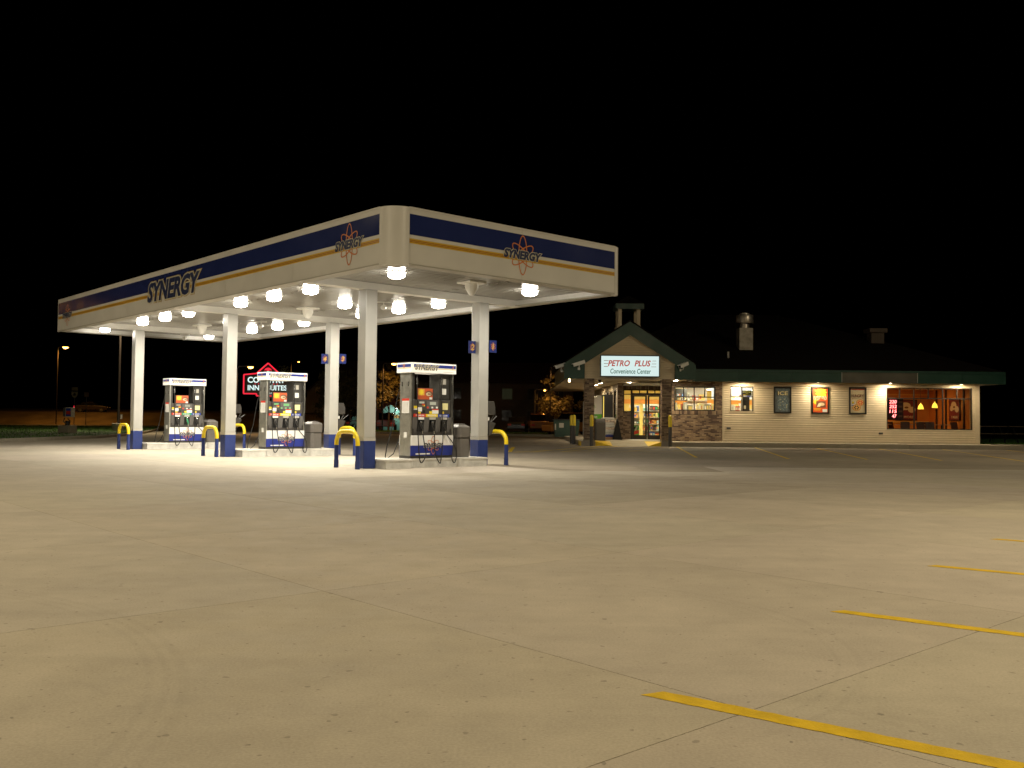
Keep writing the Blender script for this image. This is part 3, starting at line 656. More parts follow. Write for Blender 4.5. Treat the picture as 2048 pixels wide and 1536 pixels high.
# trash cans
tr0 = None
for i, (yy, xx) in enumerate(((3.95, 4.98), (11.92, 5.02), (19.89, 4.9))):
    lab = ('grey trash can partly behind the nearest fuel pump', 'grey trash can standing right of the middle fuel pump', 'grey trash can behind the hoop, right of the farthest fuel pump')[i]
    p = can(xx, yy, .2348)
    if tr0 is None:
        tr0 = thing('trash_can', lab, 'trash can', p, YAW + .2, 'trash cans on the islands')
        def octo(r, c): return [(-r, -r + c), (-r + c, -r), (r - c, -r), (r, -r + c), (r, r - c), (r - c, r), (-r + c, r), (-r, r - c)]
        MB().prism(octo(.245, .07), 0, .50, 'z').build('body', TRASH, tr0, bevel=.015); MB().prism(octo(.235, .07), .501, .53, 'z').build('groove', DGREY, tr0)
        MB().prism(octo(.262, .075), .53, .82, 'z').build('hood', TRASH, tr0, bevel=.015)
        MB().frustum(-.24, .24, -.24, .24, .822, .885, .10).box(-.13, .13, -.13, .13, .886, .91).build('lid', TRASH, tr0, bevel=.01)
        MB().box(.2625, .266, -.14, .14, .56, .79).build('opening_frame', LIP, tr0); KID[tr0.name] = kids(tr0)
    else: dup(tr0, p, YAW + .2, lab)
# hoop guards
ho0 = None
HP = [((1.57, ROW[0] + .2), 'front hoop guard beside the near column at the rounded corner'), ((1.6, ROW[1] + .43), 'front hoop guard before the middle column'), ((1.45, ROW[2] - .25), 'front hoop guard beside the farthest column at the left'),
      ((6.15, ROW[0] - .18), 'hoop guard right of the near right column'), ((6.0, ROW[1] - .6), 'hoop guard seen through the near front hoop, at the back of the middle island'), ((5.85, ROW[2] - .65), 'hoop guard behind the middle front column, at the back of the far island')]
for (xx, yy), lab in HP:
    p = can(xx, yy, 0)
    if ho0 is None:
        ho0 = thing('hoop_guard', lab, 'bollard', p, YAW, 'yellow and navy hoop guards')
        r = .057; hw = .5; top = .93; zc = .58
        pts = [(0, -hw, zc)] + [(0, -hw + .30 - .30 * math.cos(R(a)), top - .30 + .30 * math.sin(R(a))) for a in range(10, 91, 16)] + [(0, hw - .30 + .30 * math.sin(R(a)), top - .30 + .30 * math.cos(R(a))) for a in range(0, 90, 16)] + [(0, hw, top - .30), (0, hw, zc)]
        MB().tube(pts, r, 16).build('yellow_bend', YEL, ho0)
        for s in (-1, 1): MB().tube([(0, s * hw, .20), (0, s * hw, zc)], r * .97, 16).build('post', BLUE, ho0); MB().tube([(0, s * hw, -.02), (0, s * hw, .2)], r * 1.12, 16).build('base_sleeve', BLUE, ho0)
        KID[ho0.name] = kids(ho0)
    else: dup(ho0, p, YAW, lab)

# ================================================================ STORE
st = thing('store_building', 'long convenience store with cream siding, brick front and green gabled porch', 'building', (0, 0, 0))
def holes_wall(mb, x0, x1, z0, z1, y0, y1, holes):
    xs = sorted({x0, x1} | {h[0] for h in holes if x0 < h[0] < x1} | {h[1] for h in holes if x0 < h[1] < x1})
    for a, b in zip(xs, xs[1:]):
        hs = sorted([(h[2], h[3]) for h in holes if h[0] < (a + b) / 2 < h[1]]); z = z0
        for (c, d) in hs:
            if c > z: mb.box(a, b, y0, y1, z, c)
            z = d
        if z < z1: mb.box(a, b, y0, y1, z, z1)
    return mb
WY = 48.8; ZS = 3.34      # front wall plane and soffit height
WINB = (8.47, 10.64, 1.81, 3.07); WIN2 = (11.41, 12.62, 1.80, 3.11); WIND = (19.57, 24.05, .94, 3.13); DOOR = (6.2, 8.36, ZW, 3.0)
holes_wall(MB(), 8.36, 11.0, ZW, ZS, WY + .07, WY + .3, [WINB]).build('brick_backing', MORTAR, st)
holes_wall(MB(), 11.0, 24.4, ZW, ZS, WY + .03, WY + .3, [WIN2, WIND]).build('front_wall', TRIM, st)
holes_wall(MB(), 5.9, 8.36, ZW, ZS, 52.07, 52.3, [(6.2, 8.36, ZW, 3.0)]).build('brick_backing', MORTAR, st)
MB().box(8.3595, 8.6, WY + .301, 52.3, ZW, ZS).build('recess_wall', MORTAR, st)
SWIN = [(52.9, 54.2, 1.4, 3.0), (55.0, 56.3, 1.4, 3.0), (57.1, 58.4, 1.4, 3.0)]
sw = MB(); sw.M = Matrix(((0, 1, 0, 0), (1, 0, 0, 0), (0, 0, 1, 0), (0, 0, 0, 1)))
holes_wall(sw, 52.3, 68, ZW, ZS, 5.93, 6.15, SWIN); sw.f = [f[::-1] for f in sw.f]; sw.build('side_wall', TRIM, st)
MB().box(24.2, 24.4, WY + .3, 68, ZW, ZS).build('end_wall', TRIM, st); MB().box(6.2, 24.2, 67.8, 68, ZW, ZS).build('back_wall', TRIM, st)
# siding planks
def siding(x0, x1, z0, z1, holes, parent, y, course=.119, ymap=None, holes_pad=.06):
    z = z0
    while z < z1 - .02:
        h = min(course, z1 - z); segs = [(x0, x1)]
        for (a, b, c, d) in holes:
            if c - holes_pad < z + h - .005 and d + holes_pad > z + .005:
                n2 = []
                for (p, q) in segs:
                    if b + holes_pad <= p or a - holes_pad >= q: n2.append((p, q)); continue
                    if a - holes_pad - p > .03: n2.append((p, a - holes_pad))
                    if q - b - holes_pad > .03: n2.append((b + holes_pad, q))
                segs = n2
        for p, q in segs:
            mb = MB()
            if ymap: mb.M = ymap
            mb.prism([(y + .03, z + .036), (y - .018, z + .036), (y - .02, z + .042), (y + .012, z + h), (y + .03, z + h)], p, q, 'x')
            if ymap and ymap.determinant() < 0: mb.f = [f[::-1] for f in mb.f]
            mb.build('siding_plank', SIDING, parent)
        z += course
fw = kids(st); fwall = [o for o in fw if o.name.startswith('front_wall')][0]; swall = [o for o in fw if o.name.startswith('side_wall')][0]
siding(11.06, 24.2, ZW + .03, ZS - .02, [WIN2, WIND], fwall, WY)
siding(52.35, 67.9, ZW + .03, ZS - .02, SWIN, swall, 5.90, ymap=Matrix(((0, 1, 0, 0), (1, 0, 0, 0), (0, 0, 1, 0), (0, 0, 0, 1))))
box('corner_board', TRIM, (24.2, 24.43, WY - .015, WY + .08, ZW, ZS), st); box('corner_board', TRIM, (11.0, 11.06, WY - .01, WY + .03, ZW, ZS), st)
box('base_flashing', TRIM, (11.0, 24.2, WY - .004, WY + .03, ZW, ZW + .03), st)
# bricks: one joined part per panel (a few pixels each)
TINTS = [(.27, .19, .115), (.22, .15, .095), (.31, .225, .14), (.12, .075, .055), (.095, .062, .048), (.18, .12, .08), (.25, .18, .12)]
def bricks(name, x0, x1, z0, z1, yf, parent, holes=(), d=.08, ymap=None, bl=.225, bh=.072, soldier=()):
    vs = []; fs = []; cols = []
    def one(a, b, c, e):
        yy = yf + random.uniform(-.003, .003); k = len(vs); j = .005; t = random.choice(TINTS); f = random.uniform(.85, 1.15)
        P = [(a + j, yy, c + j), (b - j, yy, c + j), (b - j, yy, e - j), (a + j, yy, e - j), (a + j, yf + d, c + j), (b - j, yf + d, c + j), (b - j, yf + d, e - j), (a + j, yf + d, e - j)]
        if ymap: P = [tuple(ymap @ Vector(p)) for p in P]
        vs.extend(P); F = [(0, 1, 2, 3), (1, 5, 6, 2), (4, 0, 3, 7), (3, 2, 6, 7), (4, 5, 1, 0)]
        for q in F: fs.append(tuple(k + i for i in (q if not ymap or ymap.determinant() > 0 else q[::-1])))
        cols.extend([(t[0] * f, t[1] * f, t[2] * f, 1)] * 20)
    z = z0; r = 0
    while z < z1 - .03:
        e = min(z + bh, z1); x = x0 - (bl / 2 if r % 2 else 0)
        while x < x1 - .01:
            a, b = max(x, x0), min(x + bl, x1)
            segs = [(a, b)]
            for (ha, hb, hc, hd) in list(holes) + list(soldier):
                if hc < e - .01 and hd > z + .01: segs = [s for (p, q) in segs for s in ((p, min(q, ha)), (max(p, hb), q)) if s[1] - s[0] > .03 and (s[1] <= ha + 1e-6 or s[0] >= hb - 1e-6)]
            for p, q in segs: one(p, q, z, e)
            x += bl
        z += bh; r += 1
    for (ha, hb, hc, hd) in soldier:
        x = ha
        while x < hb - .02: one(x, min(x + bh, hb), hc, hd); x += bh
    me = bpy.data.meshes.new(name); me.from_pydata(vs, [], fs); at = me.color_attributes.new('tint', 'FLOAT_COLOR', 'CORNER'); at.data.foreach_set('color', [c for q in cols for c in q]); me.materials.append(BRICK)
    o = bpy.data.objects.new(name, me); C.objects.link(o); o.parent = parent; o['kind'] = 'stuff'; return o
bb = [o for o in fw if o.name.startswith('brick_backing')]
bricks('brickwork', 8.36, 11.0, ZW, ZS, WY, bb[0], [WINB], soldier=[(8.37, 10.74, 1.61, 1.81)])
bricks('brickwork', 5.9, 8.36, ZW, ZS, 52.0, bb[1], [(6.2, 8.36, ZW, 3.0)], soldier=[(6.2, 8.36, 3.0, 3.2)])
def pillar(x0, x1, y0, y1, nm):
    b_ = MB().box(x0 + .03, x1 - .03, y0 + .03, y1 - .03, 0.0, ZS).build('pillar', MORTAR, st)
    MB().box(x0 - .01, x1 + .01, y0 - .01, y1 + .01, 0, .3).build('pillar_base', M_WALK, b_).color = (1, .97, .9, 1)
    bricks('brickwork', x0, x1, .3, ZS, y0, b_, d=.03)
    SW_ = Matrix(((0, 1, 0, 0), (1, 0, 0, 0), (0, 0, 1, 0), (0, 0, 0, 1)))
    bricks('brickwork', y0 + .03, y1 - .03, .3, ZS, x0, b_, d=.03, ymap=SW_)
    bricks('brickwork', y0 + .03, y1 - .03, .3, ZS, 0, b_, d=.03, ymap=Matrix(((0, -1, 0, x1), (1, 0, 0, 0), (0, 0, 1, 0), (0, 0, 0, 1))))
pillar(3.60, 4.09, 46.25, 46.8, 'l'); pillar(7.43, 7.90, 46.25, 46.8, 'r')
# windows
def window(hole, y, xm, zt, mid_low, parent, fr=.055, m=DKFR, casing=None):
    x0, x1, z0, z1 = hole
    f = MB(); f.box(x0, x1, y, y + .09, z0, z0 + fr).box(x0, x1, y, y + .09, z1 - fr, z1).box(x0, x0 + fr, y, y + .09, z0 + fr, z1 - fr).box(x1 - fr, x1, y, y + .09, z0 + fr, z1 - fr)
    if zt: f.box(x0 + fr, x1 - fr, y + .004, y + .086, zt - .025, zt + .025)
    for a in xm: f.box(a - .024, a + .024, y + .006, y + .084, (zt + .025) if zt else z0 + fr, z1 - fr)
    for a in mid_low: f.box(a - .027, a + .027, y + .006, y + .084, z0 + fr, zt - .025)
    w_ = f.build('window', m, parent)
    cuts = sorted([x0 + fr] + list(xm) + [x1 - fr])
    for a, b in zip(cuts, cuts[1:]): MB().quad((a, y + .045, (zt or z0)), (b, y + .045, (zt or z0)), (b, y + .045, z1 - fr), (a, y + .045, z1 - fr)).build('pane', GLASS, w_)
    if zt:
        cuts = sorted([x0 + fr] + list(mid_low) + [x1 - fr])
        for a, b in zip(cuts, cuts[1:]): MB().quad((a, y + .045, z0 + fr), (b, y + .045, z0 + fr), (b, y + .045, zt), (a, y + .045, zt)).build('pane', GLASS, w_)
    if casing:
        c = .06; MB().box(x0 - c, x1 + c, WY - .02, WY + .03, z1, z1 + c).box(x0 - c, x1 + c, WY - .02, WY + .03, z0 - c, z0).box(x0 - c, x0, WY - .02, WY + .03, z0, z1).box(x1, x1 + c, WY - .02, WY + .03, z0, z1).build('casing', casing, w_)
    return w_
window(WINB, WY + .1, (9.0, 9.55, 10.1), 2.53, (9.55,), st); window(WIN2, WY + .0, (12.02,), 2.57, (), st, fr=.045, casing=TRIM)
window(WIND, WY + .0, (20.27, 21.02, 21.77, 22.52, 23.27), 2.57, (21.02, 22.52), st, fr=.05, casing=TRIM)
for (a, b, c, d) in SWIN:
    w_ = MB(); w_.M = Matrix(((0, 1, 0, 0), (1, 0, 0, 0), (0, 0, 1, 0), (0, 0, 0, 1)))
    w_.box(a, b, 5.92, 5.99, c, c + .06).box(a, b, 5.92, 5.99, d - .06, d).box(a, a + .06, 5.92, 5.99, c, d).box(b - .06, b, 5.92, 5.99, c, d).box(a, b, 5.93, 5.98, 2.2, 2.25)
    w_.f = [f[::-1] for f in w_.f]; w_ = w_.build('window', DKFR, st)
    MB().quad((5.96, b, c), (5.96, a, c), (5.96, a, d), (5.96, b, d)).build('pane', mat('dark window pane', (.03, .028, .025), .08), w_)
# entrance: sidelight, transoms, two leaves
en = MB(); Y = 52.02
en.box(6.2, 6.26, Y, Y + .1, 1.72, 3.0).box(6.62, 6.72, Y, Y + .1, ZW, 3.0).box(8.30, 8.36, Y, Y + .1, ZW, 3.0).box(6.26, 6.62, Y, Y + .1, 1.72, 1.80).box(6.26, 8.30, Y, Y + .1, 2.94, 3.0).box(6.26, 6.62, Y, Y + .1, 2.70, 2.75).box(6.72, 8.30, Y, Y + .1, 2.68, 2.80)
en.box(7.09, 7.14, Y + .002, Y + .098, 2.80, 2.94).box(7.50, 7.60, Y + .002, Y + .098, 2.80, 2.94).box(7.94, 7.99, Y + .002, Y + .098, 2.80, 2.94)
enf = en.build('entrance_frame', DKFR, st)
MB().quad((6.26, Y + .05, 1.8), (6.62, Y + .05, 1.8), (6.62, Y + .05, 2.94), (6.26, Y + .05, 2.94)).build('pane', GLASS, enf); MB().quad((6.72, Y + .05, 2.8), (8.3, Y + .05, 2.8), (8.3, Y + .05, 2.94), (6.72, Y + .05, 2.94)).build('pane', GLASS, enf)
MB().box(6.0, 6.2, Y - .004, Y + .1, ZW, 1.0).build('jamb', MORTAR, enf)
holes_wall(MB(), 6.2, 6.62, ZW, 1.72, 52.05, 52.3, []).build('bulkhead', MORTAR, st); bricks('brickwork', 6.2, 6.62, ZW, 1.72, 52.0, [o for o in kids(st) if o.name.startswith('bulkhead')][0], d=.05)
for (a, b) in ((6.725, 7.53), (7.565, 8.298)):
    dr = MB().box(a, a + .1, Y + .02, Y + .075, ZW + .01, 2.675).box(b - .1, b, Y + .02, Y + .075, ZW + .01, 2.675).box(a + .1, b - .1, Y + .02, Y + .075, ZW + .01, .46).box(a + .1, b - .1, Y + .02, Y + .075, 2.6, 2.675).build('door', DKFR, st)
    MB().quad((a + .1, Y + .045, .46), (b - .1, Y + .045, .46), (b - .1, Y + .045, 2.6), (a + .1, Y + .045, 2.6)).build('pane', GLASS, dr)
    hx = b - .06 if a < 7 else a + .06
    MB().tube([(hx, Y - .03, 1.1), (hx, Y - .03, 1.5)], .014).tube([(hx, Y - .03, 1.12), (hx, Y + .03, 1.12)], .01).tube([(hx, Y - .03, 1.48), (hx, Y + .03, 1.48)], .01).build('handle', CHROME, dr)
# soffits
MB().box(8.9, 25.4, 48.2, WY + .05, ZS, ZS + .03).build('eave_soffit', SOFF, st); MB().box(24.44, 25.4, WY + .05, 68.5, ZS, ZS + .03).build('eave_soffit', SOFF, st)
MB().box(2.75, 8.9, 46.35, WY + .05, ZS, ZS + .03).box(2.75, 8.6, WY + .05, 52.3, ZS, ZS + .03).box(2.75, 6.15, 52.3, 68, ZS, ZS + .03).build('porch_soffit', SOFF, st)
for k in range(13): MB().box(2.8, 8.3, 46.7 + k * .42, 46.705 + k * .42, ZS - .003, ZS).build('soffit_seam', LIP, st)
# green fascia panels
seams = [9.0, 11.6, 14.4, 17.0, 20.9, 23.2, 25.4]
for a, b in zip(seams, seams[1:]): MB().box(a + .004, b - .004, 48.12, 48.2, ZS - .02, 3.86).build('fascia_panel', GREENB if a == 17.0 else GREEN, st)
box('gutter_edge', GREEN, (9.0, 25.42, 48.08, 48.2, 3.862, 3.96), st); box('fascia_panel', GREEN, (25.4, 25.46, 48.12, 68, ZS - .02, 3.9), st)
for xs_ in (17.0, 20.9): box('seam_cover', LIP, (xs_ - .012, xs_ + .012, 48.108, 48.119, ZS, 3.86), st)
# main roof (hip) and porch roof
RY0, RZ0, SL = 48.1, 3.95, .4
rf = MB(); ry = 58.0; rz = RZ0 + (ry - RY0) * SL
rf.add([(2.7, RY0, RZ0), (25.5, RY0, RZ0), (16.5, ry, rz), (11.5, ry, rz), (2.7, 68.1, RZ0), (25.5, 68.1, RZ0)], [(0, 1, 2, 3), (1, 5, 2), (5, 4, 3, 2), (4, 0, 3), (0, 4, 5, 1)])
roof = rf.build('roof', ROOFM, st)
cxp, az = 5.83, 6.18; sl = .645
pr = MB()
for s in (-1, 1):
    a = (cxp, az + .02); b = (cxp + s * 3.24, az + .02 - 3.24 * sl); pr.prism([a, b, (b[0], b[1] + .06), (a[0], a[1] + .06)], 46.1, 54.0, 'y')
pr.build('porch_roof', ROOFM, st)
# gable face with its own planks
gf = MB().prism([(3.6, ZS - .03), (8.06, ZS - .03), (8.06, 4.07), (cxp, 5.5), (3.6, 4.07)], 46.3, 46.5, 'y').build('gable_wall', TRIM, st)
z = ZS - .03
while z < 5.45:
    za, zb = z, min(z + .119, 5.49); hw = lambda q: 2.23 if q <= 4.07 else 2.23 * (5.5 - q) / 1.43
    mb = MB(); P = [(cxp - hw(za), za), (cxp + hw(za), za), (cxp + hw(zb), zb), (cxp - hw(zb), zb)]
    vs = [(P[0][0], 46.262, za + .024), (P[1][0], 46.262, za + .024), (P[2][0], 46.292, zb), (P[3][0], 46.292, zb), (P[0][0], 46.3, za + .024), (P[1][0], 46.3, za + .024)]
    mb.add(vs, [(0, 1, 2, 3), (0, 4, 5, 1)]); mb.build('siding_plank', SIDING, gf); z += .119
# green rake boards and boxed ends
for s in (-1, 1):
    P = [(cxp, az), (cxp + s * 3.2, az - 3.2 * sl), (cxp + s * 3.2, ZS - .03), (cxp + s * 2.24, ZS - .03), (cxp + s * 2.24, 4.07 + .0), (cxp, 5.50)]
    MB().prism(P, 46.15, 46.27, 'y').build('rake_board', GREEN, st)
    e = cxp + s * 3.2; MB().box(min(e, e + s * .06), max(e, e + s * .06), 46.15, 56 if s < 0 else 48.2, ZS - .03, 4.05).build('side_fascia', GREEN, st)
    a0, a1 = (cxp, 5.50), (cxp + s * 2.24, 4.07); MB().prism([(a0[0], a0[1]), (a1[0], a1[1]), (a1[0], a1[1] - .035), (a0[0], a0[1] - .035)], 46.22, 46.274, 'y').build('gable_trim', TRIM, st)
box('beam_face', TRIM, (3.6, 8.06, 46.28, 46.36, ZS - .06, ZS - .03), st)
# cupola
cu = MB().box(5.55, 6.80, 49.4, 50.65, 5.6, 6.3).build('cupola_base', TRIM, st)
for xa in (5.6, 6.58):
    for ya in (49.42, 50.43): MB().box(xa, xa + .19, ya, ya + .19, 6.3, 7.18).build('cupola_post', TRIM, cu)
MB().box(5.45, 6.95, 49.27, 50.77, 7.18, 7.46).build('cupola_cornice', GREEN, cu); MB().frustum(5.43, 6.97, 49.25, 50.79, 7.461, 7.95, .7).build('cupola_roof', ROOFM, cu)
# roof vents
fl = thing('roof_flue', 'square metal flue with a round stainless cap on the dark roof', 'chimney', (12.85, 51.6, 0), 0)
MB().box(-.37, .37, -.37, .37, 5.2, 6.42).build('shaft', mat('galvanised sheet', (.30, .27, .22), .5, metal=.4, noise=.3, nscale=4), fl)
MB().lathe([(.25, 6.42), (.25, 6.68), (.46, 6.7), (.48, 6.75), (.48, 7.12), (.46, 7.16), (.26, 7.17), (.26, 7.26), (.001, 7.28)], 28).build('cap', mat('stainless cap', (.5, .45, .38), .38, metal=.8, noise=.2), fl)
v2 = thing('roof_vent', 'low dim box vent with a flat cap on the right part of the roof', 'vent', (20.6, 52.9, 0)); MB().box(-.36, .36, -.36, .36, 5.75, 6.35).build('shaft', mat('brown vent', (.09, .065, .045), .7), v2); MB().box(-.5, .5, -.5, .5, 6.352, 6.6).build('cap', MATS['brown vent'], v2, bevel=.03)
pp = MB().tube([(11.55, 49.9, 4.6), (11.55, 49.9, 5.0)], .055, 12).build('vent_pipe', mat('pale pipe', (.5, .48, .44), .5)); tag(pp, 'short pale vent pipe on the roof left of the flue', 'pipe')
# downlights
DL = glow('warm downlight', (1, .82, .54), L_SOFFIT); DLC = glow('cool downlight', (1, .84, .62), L_SOFFIT * .45)
dpos = [(6.23, 46.9, 'porch downlight closest to the front edge, behind the lit store sign', 0), (6.4, 50.9, 'porch downlight just outside the entrance door', 1), (4.95, 52.4, 'side walkway downlight nearest the porch, above the bag stack', 1), (5.0, 55.5, 'side walkway downlight farther back, left of the store', 0), (5.0, 60, 'farthest downlight over the side walkway', 0),
        (8.35, 47.6, 'downlight right of the right brick pillar', 0), (12.05, 48.3, 'eave downlight over the small siding window', 0), (15.9, 48.3, 'eave downlight over the orange poster', 0), (19.6, 48.3, 'eave downlight over the left end of the dining window', 0), (23.3, 48.3, 'eave downlight over the right end of the dining window', 0)]
dl0 = {}
for xx, yy, lab, kd in dpos:
    if kd not in dl0:
        d = thing('downlight', lab, 'downlight', (xx, yy, ZS), 0, 'downlights in the store soffit')
        MB().lathe([(.12, -.012), (.14, -.012), (.14, -.001)], 24).lathe([(.12, -.012), (.12, -.001)], 24).build('trim_ring', WHITE, d)
        MB().add([(.12 * math.cos(2 * math.pi * k / 24), .12 * math.sin(2 * math.pi * k / 24), -.004) for k in range(24)], [tuple(range(24))[::-1]]).build('lamp_disc', (DL, DLC)[kd], d); dl0[kd] = d; KID[d.name] = kids(d)
    else: dup(dl0[kd], (xx, yy, ZS), 0, lab)
cl = thing('corner_floodlight', 'small white floodlight under the right end of the eave', 'floodlight', (25.0, 50.3, ZS)); MB().tube([(0, 0, 0), (0, -.02, -.1)], .03).build('stem', WHITE, cl); MB().tube([(0, -.02, -.1), (-.05, -.1, -.16)], [.06, .08], 12).build('lamp', glow('small flood', (1, .8, .6), 3), cl)
fl2 = thing('porch_bulb', 'small glowing bulb under the left corner of the porch', 'lamp', (2.85, 46.4, ZS - .05)); MB().lathe([(.001, -.16), (.05, -.13), (.06, -.08), (.04, -.02), (.03, .04)], 14).build('bulb', glow('bulb', (1, .75, .35), 9), fl2)
# ---------------------------------------------------------------- store sign
sg = thing('store_sign', 'lit white box sign reading PETRO PLUS Convenience Center on the gable', 'sign', (5.81, 46.0, 3.95))
MB().box(-1.46, 1.46, 0, .27, -.53, .53).build('cabinet', mat('dark teal cabinet', (.02, .05, .06), .4), sg, bevel=.01)
MB().box(-1.42, 1.42, -.006, -.001, -.49, .49).build('lit_face', glow('lit sign face', (.80, 1, .97), .84), sg)
PR = glow('red sign lettering', (.55, .035, .01), .75); PG = glow('green sign lettering', (.01, .17, .08), .5); PB = glow('brown sign bars', (.30, .14, .07), .6)
put_text('sign_lettering', 'PETRO', PR, sg, (-.55, -.009, .135), FRONT, width=1.08, height=.30, shear=.25, offset=.025); put_text('sign_lettering', 'PLUS', PR, sg, (.62, -.009, .135), FRONT, width=.80, height=.30, shear=.25, offset=.025)
put_text('sign_lettering', 'Convenience Center', PG, sg, (.03, -.009, -.255), FRONT, width=2.0, height=.245, shear=.12, offset=.012)
for k in range(3):
    z = .26 - k * .145
    MB().box(-1.29 + 0, -1.06 - k * .015, -.009, -.0065, z - .013, z + .013).box(1.10 - k * .03, 1.29, -.009, -.0065, z - .010, z + .010).build('sign_bar', PB, sg)
# security cameras
def seccam(loc, rz, lab, arm=None):
    t = thing('security_camera', lab, 'security camera', loc, rz, 'security cameras on the porch gable')
    MB().box(-.06, .06, -.03, 0, -.28, -.16).tube([(0, -.03, -.2), (0, -.16, -.2), (0, -.2, -.06)], .025).build('bracket', WHITE, t)
    h = MB(); h.M = Matrix.Translation((0, -.2, .02)) @ Matrix.Rotation(R(-18), 4, 'Y') @ Matrix.Rotation(R(0), 4, 'X'); h.box(-.3, .3, -.09, .09, -.07, .08).box(-.36, .3, -.1, .1, .08, .1); h.build('housing', WHITE, t, bevel=.02)
    g2 = MB(); g2.M = h.M; g2.box(-.306, -.301, -.06, .06, -.05, .06); g2.build('front_glass', BLACK, t)
seccam((3.3, 46.15, 4.02), 0, 'security camera on the green board left of the lit store sign'); seccam((8.32, 46.15, 4.0), R(40), 'security camera on the green board right of the lit store sign'); seccam((2.5, 47.0, 3.95), R(-10), 'pale security camera sticking out left of the porch corner')
dm = thing('dome_camera', 'small black dome camera under the porch beside the left pillar', 'camera', (4.45, 47.3, ZS)); MB().lathe([(.09, 0), (.09, -.05), (.08, -.1), (.04, -.15), (.001, -.16)], 16).build('dome', BLACK, dm)
# outlets and hose bib on the siding
for xx, zz, lab, i in ((11.32, .92, 'small grey outlet cover on the siding near the brick corner', 0), (19.25, .73, 'small dark hose tap on the siding left of the dining window', 1)):
    t = thing('wall_outlet' if i == 0 else 'hose_tap', lab, 'outlet' if i == 0 else 'tap', (xx, WY - .002, zz))
    MB().box(-.10, .10, -.08, 0, -.05, .05).build('cover' if i == 0 else 'body', MGREY if i == 0 else DGREY, t, bevel=.015)
# ---------------------------------------------------------------- posters
def poster(x0, x1, z0, z1, lab):
    t = thing('wall_poster', lab, 'poster', ((x0 + x1) / 2, WY - .026, (z0 + z1) / 2), 0, 'framed posters on the siding'); W2, H2 = (x1 - x0) / 2, (z1 - z0) / 2; b = .07
    MB().box(-W2, W2, -.05, 0, -H2, -H2 + b).box(-W2, W2, -.05, 0, H2 - b, H2).box(-W2, -W2 + b, -.05, 0, -H2 + b, H2 - b).box(W2 - b, W2, -.05, 0, -H2 + b, H2 - b).build('frame', BLACK, t); return t, W2 - b, H2 - b
def prt(t, name, poly, m, x, z, d): return flat(name, poly, m, t, (x, -.004 - d * .0025, z), FRONT, .0015)
t, a, b = poster(13.67, 14.58, 1.73, 3.11, 'blue grey framed poster reading ICE on the siding')
ICEB = mat('ice print', (.13, .16, .17), .5, noise=.5, nscale=5); prt(t, 'print', rect(2 * a, 2 * b), ICEB, 0, 0, 1)
prt(t, 'bag_print', circ(.3, 20, 1.3), mat('ice bag print', (.14, .19, .21), .5, noise=.7, nscale=12), .02, -.18, 2)
put_text('lettering', 'ICE', mat('cream letters', (.72, .62, .33), .5), t, (.02, -.016, .35), FRONT, width=.52, height=.2, offset=.03); put_text('lettering_shadow', 'ICE', BLACK, t, (-.01, -.0125, .34), FRONT, width=.54, height=.21, offset=.03)
for k in range(14): prt(t, 'ice_cube', rect(random.uniform(.03, .07), random.uniform(.03, .06)), mat('ice cube glint', (.5, .48, .3), .4), random.uniform(-.2, .26), random.uniform(-.5, .05), 3 + k * .02)
t, a, b = poster(15.64, 16.55, 1.72, 3.11, 'orange framed poster with a yellow starburst reading PAY & GO')
prt(t, 'print', rect(2 * a, 2 * b), mat('orange poster print', (.70, .10, .02), .4, noise=.08), 0, 0, 1); prt(t, 'starburst', star(.2, .33, 11), YELP, .05, .42, 2); put_text('lettering', '$', BRNP, t, (.03, -.016, .42), FRONT, height=.13, offset=.01)
put_text('lettering', 'PAY&GO', mat('orange letters', (.65, .12, .03), .5), t, (0, -.019, .12), FRONT, width=.62, height=.15, offset=.02); put_text('lettering_outline', 'PAY&GO', mat('pale outline', (.8, .66, .45), .5), t, (0, -.0145, .12), FRONT, width=.68, height=.2, offset=.11)
prt(t, 'small_starburst', star(.09, .16, 9), YELP, -.24, -.08, 2.5)
o = prt(t, 'photo_print', rect(.5, .34), BRNP, .04, -.2, 3); prt(t, 'photo_shape', circ(.17, 14, .5), TANP, .06, -.2, 4); prt(t, 'photo_shape', [(-.22, -.13), (-.05, -.13), (.02, .02), (-.1, .05)], mat('pale print', (.75, .62, .42), .5), .04, -.2, 4.6); prt(t, 'card_print', rect(.24, .15), PAPER, .24, -.53, 3)
for k in range(3): prt(t, 'print_line', rect(.4 - k * .05, .02), YELP, -.15, -.42 - k * .045, 2)
t, a, b = poster(17.60, 18.50, 1.72, 3.12, 'cream framed pizza poster reading HUNGRY? beside the dining window')
prt(t, 'print', rect(2 * a, 2 * b), mat('cream poster print', (.62, .52, .33), .3, noise=.06), 0, 0, 1); put_text('lettering', 'HUNGRY?', BRNP, t, (0, -.012, .25), FRONT, width=.68, height=.17, offset=.03)
prt(t, 'print_line', rect(.6, .025), BRNP, 0, .1, 2); prt(t, 'package_print', rect(.22, .28), PAPER, -.24, -.15, 2); prt(t, 'package_logo', circ(.06, 16), YELP, -.24, -.09, 3.2); prt(t, 'package_logo', rect(.15, .13), BRNP, -.24, -.1, 2.6); prt(t, 'package_stripe', rect(.17, .05), BLUP, -.24, -.24, 3)
CR = mat('crust print', (.5, .22, .06), .5); CH = mat('cheese print', (.72, .42, .13), .5)
